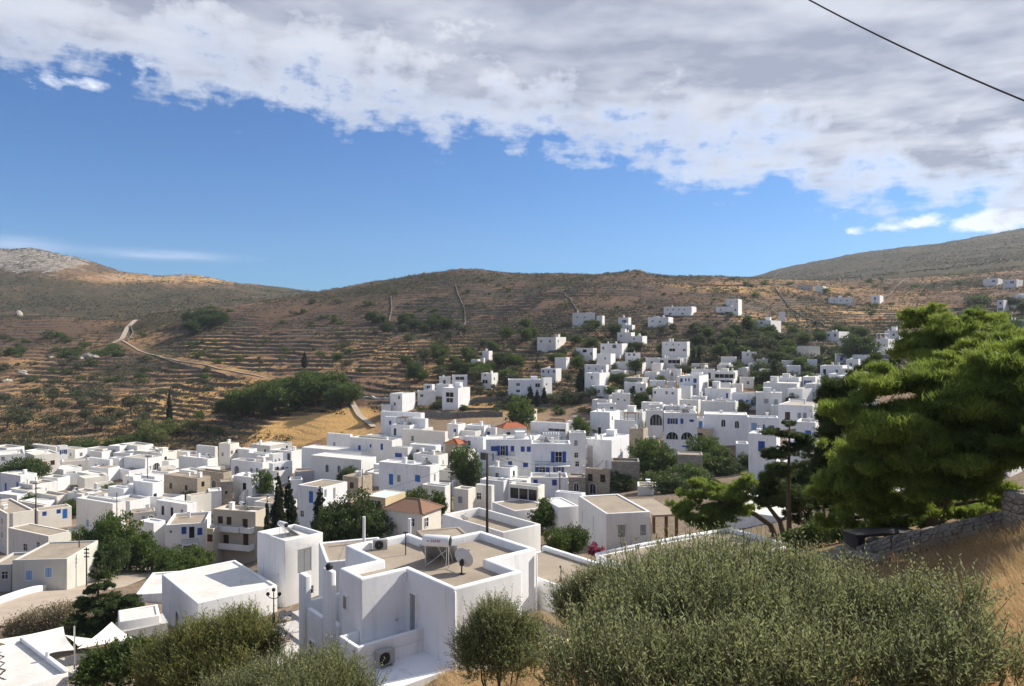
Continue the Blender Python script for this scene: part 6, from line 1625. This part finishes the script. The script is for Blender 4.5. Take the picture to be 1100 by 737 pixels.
def near_bush(name, label, cat, base, lst, ntw, leaves, tl, L, Wd, mat='olive', stems=5, upb=.8, inner=.5, sprays=0):
    ref = np.array(base,float); r = empty(name, base); tag(r,label,cat); bl = blobs_px(lst,ref)
    Q,T,S = twig_bush(bl,ntw,leaves,tl,L,Wd,upb,inner)
    if sprays:
        tops = [(b[0]+rng.uniform(-.6,.6)*b[3], b[1]+rng.uniform(-.6,.6)*b[4], b[2]+b[5]*rng.uniform(.3,.85), .22, .22, .12) for b in bl for _ in range(sprays)]
        Q2,T2,S2 = twig_bush(tops, len(tops)*6, 14, .58, L*1.1, Wd, 2.2, .1); Q = np.concatenate([Q,Q2]); T = np.concatenate([T,T2+.25]); S = np.concatenate([S,S2])
    link('foliage', quads_mesh(name+'_foliage',Q,T,M[mat]), None, r); link('twigs', quads_mesh(name+'_twigs',S,None,M['twig']), None, r)
    mb = MB()
    for b in bl[:stems*3]: trunk_mb(mb,(b[0]*.5,b[1]*.5,min(0,b[2])-1.2),b[:3],.05,.015,.12,5)
    mb.build('stems', M['barkg'], r, smooth=True); return r
near_bush('olive_bush','wide grey-green olive bush filling the right foreground','olive bush', P(800,800,9),
 [(700,664,12,48,.9),(745,649,12.5,46,.9),(790,647,12.5,44,.9),(835,651,12.5,44,.9),(880,661,12,44,.9),(925,684,12,34,.9),(965,706,11,34,.9),(1000,738,10,36,.9),(760,689,10,75,.8),(850,699,10,75,.8),(920,699,10,60,.8),(690,709,10,70,.8),(640,744,9,60,.7),(960,724,9.5,46,.8),(720,759,8.5,80,.7),(820,764,8.5,85,.7),(900,759,8.5,75,.7),(985,754,8.5,45,.7),(770,628,13.5,24,.8),(720,640,12.8,24,.8),(812,630,13.5,18,.8),(870,655,12.5,20,.8)],
 8200, 13, .44, .095, .019, sprays=10, upb=1.3)
near_bush('olive_bush','sparse olive shoots thinning out into the dry grass','olive bush', P(1010,760,8.5),
 [(1000,700,9,26,1),(1025,668,9,16,.9),(1050,650,9,12,.7),(1040,690,8.5,20,.8),(985,660,10,22,1),(1080,725,8,24,.8),(1020,735,8,34,.8)],
 640, 13, .42, .085, .019, inner=.2)
near_bush('olive_bush','small dusty olive beside the sunken courtyard','olive bush', P(632,690,18),
 [(630,655,18,28,.9),(612,655,18,18,.9),(650,645,18,30,.9),(668,640,17.5,28,.9),(625,668,18,22,.7),(655,668,17.5,26,.8)],
 2600, 12, .40, .085, .022, inner=.35)
near_bush('olive_bush','round dusty olive against the corner of the large white house','olive bush', P(538,735,23),
 [(535,695,23,38,1),(515,700,23,28,1),(560,695,23,28,.9),(538,675,23,28,.9),(520,718,22.5,28,.8),(552,715,22.5,30,.8),(578,700,23,14,.9)],
 3800, 12, .42, .10, .024, inner=.35, sprays=4)
near_bush('olive_bush','silvery olive along the bottom edge left of centre','olive bush', P(330,760,17),
 [(310,748,17,36,.8),(350,741,17,32,.8),(382,750,17,24,.8),(270,758,17,34,.7),(235,762,17,26,.7),(330,765,16,50,.6)],
 2700, 12, .42, .09, .024, sprays=5)
near_bush('reed_thicket','tall cane thicket with brown tips before the broad pale roof','reeds', P(235,765,34),
 [(240,712,34,30,1),(268,698,34,24,1),(212,712,34,28,1),(188,722,34,22,1),(165,726,34,18,.9),(284,706,34,16,1),(250,735,33,36,.8),(205,738,33,34,.7),(172,740,33,22,.7),(255,690,34.5,16,1)],
 5200, 12, .95, .30, .034, 'reed', 6, 2.4)
near_bush('hedge','dark green garden hedge below the shade sails','hedge', P(130,745,44),
 [(110,722,44,20,.8),(130,714,44,20,.8),(150,708,44,18,.8),(165,720,43,20,.8),(140,728,43,24,.6),(100,732,43,14,.6)],
 1700, 14, .6, .22, .08, 'lush', 4, .4)
# --- dry grass
def grass(n, region, L, Wd, name, thick=None):
    px = rng.uniform(region[0],region[1],n*3); d = np.exp(rng.uniform(math.log(region[2]),math.log(region[3]),n*3))
    x = (px-550)/F*d; y = d; cl = fbm(x*1.3,y*1.3,3) > rng.uniform(.25,.6,n*3); x,y = x[cl][:n],y[cl][:n]; n = len(x); z = ground(x,y)
    a = rng.normal(size=(n,3))*.38; a[:,2] = 1; a[:,0] -= .25; a /= np.linalg.norm(a,axis=1,keepdims=True)
    b = np.cross(a,unit(n)); b /= np.linalg.norm(b,axis=1,keepdims=True); l = L*(.4+.9*rng.rand(n,1)); w = Wd*(.6+.8*rng.rand(n,1))
    base = np.stack([x,y,z-.03],1); mid = base+a*l*.6; tip = base+a*l+np.array([-.25,-.05,-.08])*l
    Q = np.stack([base-b*w*.5,base+b*w*.5,tip+b*w*.15,tip-b*w*.15],1)
    return Q, fbm(x*.9+3,y*.9,3)*1.1+rng.normal(size=n)*.2-.05
g1 = grass(70000,(880,1130,4.5,26),.42,.011,'dry_grass'); g2 = grass(24000,(470,720,13,32),.5,.016,'dry_grass'); g3 = grass(12000,(560,900,4,14),.4,.012,'dry_grass'); g4 = grass(9000,(150,470,14,30),.5,.02,'dry_grass')
o = link('dry_grass', quads_mesh('dry_grass',np.concatenate([g[0] for g in (g1,g2,g3,g4)]),np.concatenate([g[1] for g in (g1,g2,g3,g4)]),M['straw'])); o['kind']='stuff'
# --- dry-stone wall under the pines
def drystone(label, pts, h, w=.55, seed=1):
    """one wall: a core plus faced stones laid in courses"""
    rr = random.Random(seed); mb = MB(); tops = [Vector(P(*p)) for p in pts]
    segs = list(zip(tops[:-1],tops[1:]))
    bm = bmesh.new()
    for a,b in segs:
        L_ = (b-a).length; t = (b-a)/L_; n = Vector((t.y,-t.x,0)).normalized()
        core = [a+n*w*.32,b+n*w*.32,b-n*w*.4,a-n*w*.4]
        vs_ = [bm.verts.new(p-Vector((0,0,.08))) for p in core]+[bm.verts.new(p-Vector((0,0,h))) for p in core]
        for q in ((0,1,2,3),(0,4,5,1),(1,5,6,2),(2,6,7,3),(3,7,4,0)): bm.faces.new([vs_[i] for i in q])
        z = 0.0
        while z < h:
            ch = rr.uniform(.09,.17); s = 0.0
            while s < L_:
                sl = rr.uniform(.13,.36); c = a+t*(s+sl/2)-Vector((0,0,z+ch/2))+n*w*.36
                m_ = Matrix.Translation(c) @ Matrix((( t.x,n.x,0),(t.y,n.y,0),(t.z,0,1))).to_4x4() @ Matrix.Rotation(rr.uniform(-.12,.12),4,'Y')
                st = bmesh.ops.create_cube(bm,size=1.0)
                for v_ in st['verts']:
                    q = Vector((v_.co.x*sl*.93,v_.co.y*w*.45*rr.uniform(.8,1.2),v_.co.z*ch*.9)); q += Vector((rr.uniform(-.02,.02),rr.uniform(-.03,.03),rr.uniform(-.015,.015))); v_.co = m_ @ q
                s += sl
            z += ch
    me = bpy.data.meshes.new('drystone_wall'); bm.to_mesh(me); bm.free(); me.materials.append(M['sds']); return tag(link('drystone_wall',me),label,'stone wall')
M['sds'] = plaster('lichened_fieldstone',(.30,.27,.23),(.14,.125,.11),.95,.8)
drystone('long drystone wall climbing to the right under the pines', [(925,586,27.5),(960,574,26.5),(1000,565,25.8),(1045,555,25),(1090,544,24.5),(1130,536,24)], 2.0, .6, 3)
drystone('lower tumbledown rubble edge below the drystone wall', [(880,592,28),(915,590,27),(950,596,25)], .9, .6, 5)
pl = empty('stone_pillar', P(1098,566,24.0)); tag(pl,'pale block-built stone pillar at the right edge','stone pillar'); mb = MB()
zz_ = -.8
for k in range(6):
    h_ = .30+.06*(k%2); mb.box(-.42+.03*(k%2),.9,-.4,.4,zz_,zz_+h_-.02); zz_ += h_
o = mb.build('blocks', M['st3'] if 'st3' in M else M['rock'], pl); bevel_mesh(o.data,.03,2)
for i in range(9):
    p = P(905+i*9,577+(i%3)*3.5,29.5-(i%2)*.8); p[2] = min(p[2], float(ground(p[0],p[1])[0])+.12+(i%3)*.16); o = rock('dark flat slab in the stack under the pines', p, .34, .35, 'dark slabs stacked under the pines','sds')
sl = MB(); sl.box(-1.4,1.4,-.45,.45,-.02,.08); sl.box(-1.3,-1.0,-.45,.45,-.5,0); sl.box(1.0,1.3,-.45,.45,-.5,0)
o = sl.build('stone_bench', M['iron'], None, tuple(P(945,572,28.6)), R(12)); bevel_mesh(o.data,.02,2); tag(o,'long dark slab bench on the wall under the pines','bench')
mb = MB(); mb.tube([P(1086,547,23.5),P(1066,578,18.5),np.append(P(1046,606,14.5)[:2], ground(*P(1046,606,14.5)[:2]))],.007,5); tag(mb.build('stay_cable',M['pole']),'thin taut stay cable from the stone pillar to the dry grass','cable')
# --- poles and wires
def pole(label, px, top, base, d, r=.11, arms=()):
    p = P(px,base,d); h = (base-top)/F*d; p, h = stand(p, h); o = empty('utility_pole', p); tag(o,label,'utility pole')
    mb = MB(); mb.tube([(0,0,-1.5),(0,0,h*.5),(rnd.uniform(-.03,.03),0,h)],[r*1.15,r,r*.75],9); mb.build('post',M['pole'],o,smooth=True)
    for z,w in arms:
        mb = MB(); mb.box(-w/2,w/2,-.05,.05,h-z-.06,h-z+.06); o2 = mb.build('crossarm',M['pole'],o)
        for s in (-.42,-.15,.15,.42):
            mb = MB(); mb.lathe([(.01,0),(.05,.02),(.035,.08),(.05,.12),(.01,.16)],8,(s*w,0,h-z+.06)); mb.build('insulator',M['dish'],o2)
    return np.array(p)+np.array([0,0,h])
t1 = pole('thick dark timber pole behind the large white house', 523.3,487,573,52,.10,())
t2 = pole('tall thin pole before the two-balcony house', 601.5,508,545,92,.09)
t3 = pole('dark pole standing among the houses of the left quarter', 38.5,519,572,126,.12,((.1,.9),))
t4 = pole('thin pole by the shaded white house in the left quarter', 125.5,529,560,135,.08)
t5 = pole('pole beside the arched loggia of the left quarter', 158.5,490,518,178,.1,((.1,.9),))
t6 = pole('pole at the foot of the brown field behind the village', 201.5,470,490,228,.1,((.1,.9),))
t7 = pole('leaning pole near the chapel hall', 389,504,530,140,.1)
t8 = pole('dark pole beside the small tan house', 484.5,507,547,108,.1,((.1,.9),))
t9 = pole('slim dark pole by the garden, left one of two', 85,570,612,103,.09)
t10 = pole('slim dark pole with rungs by the garden, right one of two', 93,588,622,100,.09,((.3,.7),(.8,.7),(1.3,.7)))
for lb,px,top,base,d in (('short white post behind the large white house',440,557,575,52),('slim grey mast by the long white roof',391,555,580,62)):
    p = P(px,base,d); h = (base-top)/F*d; p, h = stand(p, h); mb = MB(); mb.tube([(0,0,-1),(0,0,h)],.12 if 'white' in lb else .05,8); tag(mb.build('post',M['wn'] if 'white' in lb else M['steel'],None,tuple(p)),lb,'post')
p = P(259,637,72); mb = MB(); mb.tube([(0,0,-.2),(0,0,1.6)],.05,8); mb.tube([(-.1,0,1.55),(.12,0,1.6)],.09,8); tag(mb.build('vent_pipe',M['dish'],None,tuple(p)),'slim grey vent pipe standing on the broad pale roof','pipe')
def wire(label, a, b, sag, r=.012):
    a,b = np.array(a),np.array(b); pts = [a+(b-a)*t-np.array([0,0,sag*4*t*(1-t)]) for t in np.linspace(0,1,15)]; mb = MB(); mb.tube(pts,r,4); tag(mb.build('cable',M['pole']),label,'cable')
wire('thick black overhead cable crossing the upper right sky', P(830,-22,14.5), P(1160,132,10.5), .12, .014)
wire('thin wire from the timber pole to the right', t1, P(760,530,90), .5)
wire('thin wire from the timber pole to the houses on its left', t1, P(330,545,110), .6)
wire('thin wire from the timber pole to the tall thin pole', t1, t2, .5)
wire('thin wire linking the two garden poles to the pole by the house', t9, t4, .5)
wire('thin wire between the left quarter poles', t3, t5, .8)
# --- roof furniture on the village houses
def on_roof(label, fx, fy): 
    r,x0,x1,s,H,par = HOUSES[label]; return (Matrix.Translation(r.location) @ Matrix.Rotation(r.rotation_euler.z,4,'Z')) @ Vector((x0+(x1-x0)*fx, s*fy, H-par))
for lab, fx, fy, lb in (('tall white block with grey shuttered door above the broad pale roof',.35,.55,'solar water heater on the tall block above the broad pale roof'),
 ('white house carrying a dark solar panel at the back',.85,.4,'solar heater on the white house at the back of the left quarter'),
 ('white cube with solar heater above the pergola house',.5,.5,'solar heater on the white cube above the pergola house'),
 ('low tan-roofed house with white awning' if False else 'small white house with shaded front right of the dark-roofed lean-to',.5,.5,'solar heater on a roof right of the dark lean-to'),
 ('white house with two balconies and open navy shutters',.3,.6,'solar heater on the roof of the two-balcony house'),
 ('wide white house with bright blue door and blue shutters',.8,.5,'solar heater on the wide house with bright blue shutters'),
 ('broad white-roofed house with one dark doorway at the back',.4,.5,'solar heater on the broad roof at the back of the left quarter'),
 ('beige three-storey house with dark red doors and white balconies',.5,.6,'solar heater on the beige three-storey house'),
 ('tall white house with two great arches and navy shutters',.6,.6,'solar heater on the house with two great arches')):
    solar_heater(lb, on_roof(lab,fx,fy), R(-40), .95)
for lab, fx, fy, lb in (('long grey-white house with raised sloping roof walls and sunken tan roof',.2,.75,'pale dish on the long grey-white house with a sunken roof'),
 ('white three-storey house with navy shutters and long balcony',.4,.5,'small dish on the navy-shuttered three-storey house'),
 ('long white-roofed house at the left edge behind the domed tree',.8,.4,'small dish on the long roof at the left edge')):
    dish(lb, on_roof(lab,fx,fy), R(-30), .8)
# white balconies of the beige house, railings of the navy house
def balcony(label, xa, xb, z, dep, hgt, mat='w', rail=False):
    r,x0,x1,s,H,par = HOUSES[label]; W_ = x1-x0; a, b = x0+W_*xa, x0+W_*xb; mb = MB(); zz = H-z
    mb.box(a,b,-dep,-.004,zz-.15,zz)
    if not rail:
        mb.box(a,b,-dep,-dep+.15,zz,zz+hgt); mb.box(a,a+.15,-dep+.15,-.004,zz,zz+hgt); mb.box(b-.15,b,-dep+.15,-.004,zz,zz+hgt)
    o = mb.build('balcony',M[mat],r)
    if rail:
        mb = MB(); k = int((b-a)/.14)
        for i in range(k+1): mb.box(a+(b-a)*i/k-.012,a+(b-a)*i/k+.012,-dep+.02,-dep+.044,zz,zz+hgt)
        mb.box(a,b,-dep+.01,-dep+.055,zz+hgt-.01,zz+hgt+.04); mb.build('railing',M['iron'],o)
B3 = 'beige three-storey house with dark red doors and white balconies'
balcony(B3,.02,.70,3.4,1.1,.8); balcony(B3,.72,.98,3.4,1.0,.8); balcony(B3,-.05,.98,6.3,1.5,.85)
balcony('white three-storey house with navy shutters and long balcony',.22,.62,3.4,1.1,.9,'w',True)
balcony('white house with two balconies and open navy shutters',.1,.98,4.0,1.6,.9,'w',True); balcony('white house with two balconies and open navy shutters',.02,.98,7.2,1.6,.9,'w',True)
balcony('white house with open blue shutters and small balcony over the garden',.42,.86,3.4,1.0,.9,'w',True)

big_pine('unseen pine added beyond the right edge to shade the wall', P(1215,600,22),  # added out of view to throw shade on the wall and bank
 [(1180,480,22,62,.8),(1220,440,22,80,.8),(1260,490,22,80,.8),(1150,500,22,36,.8),(1210,380,22,60,.7),(1170,430,22,50,.7)],
 2600, 24, 'pine', [(1215,600,22),(1215,540,22),(1215,470,22)], .3)
# ------------------------------------------------------------------ the air itself
hm = bpy.data.materials.new('haze'); hm.use_nodes = True; nt = hm.node_tree
nt.nodes.remove(nt.nodes['Principled BSDF'])
pv = nt.nodes.new('ShaderNodeVolumePrincipled'); pv.inputs['Color'].default_value = (.75,.86,1,1); pv.inputs['Density'].default_value = .0001; pv.inputs['Anisotropy'].default_value = .2
nt.links.new(pv.outputs[0], nt.nodes['Material Output'].inputs['Volume'])
mb = MB(); mb.box(-2600,2600,-900,2500,-145,330); o = mb.build('haze', hm); o['kind'] = 'stuff'
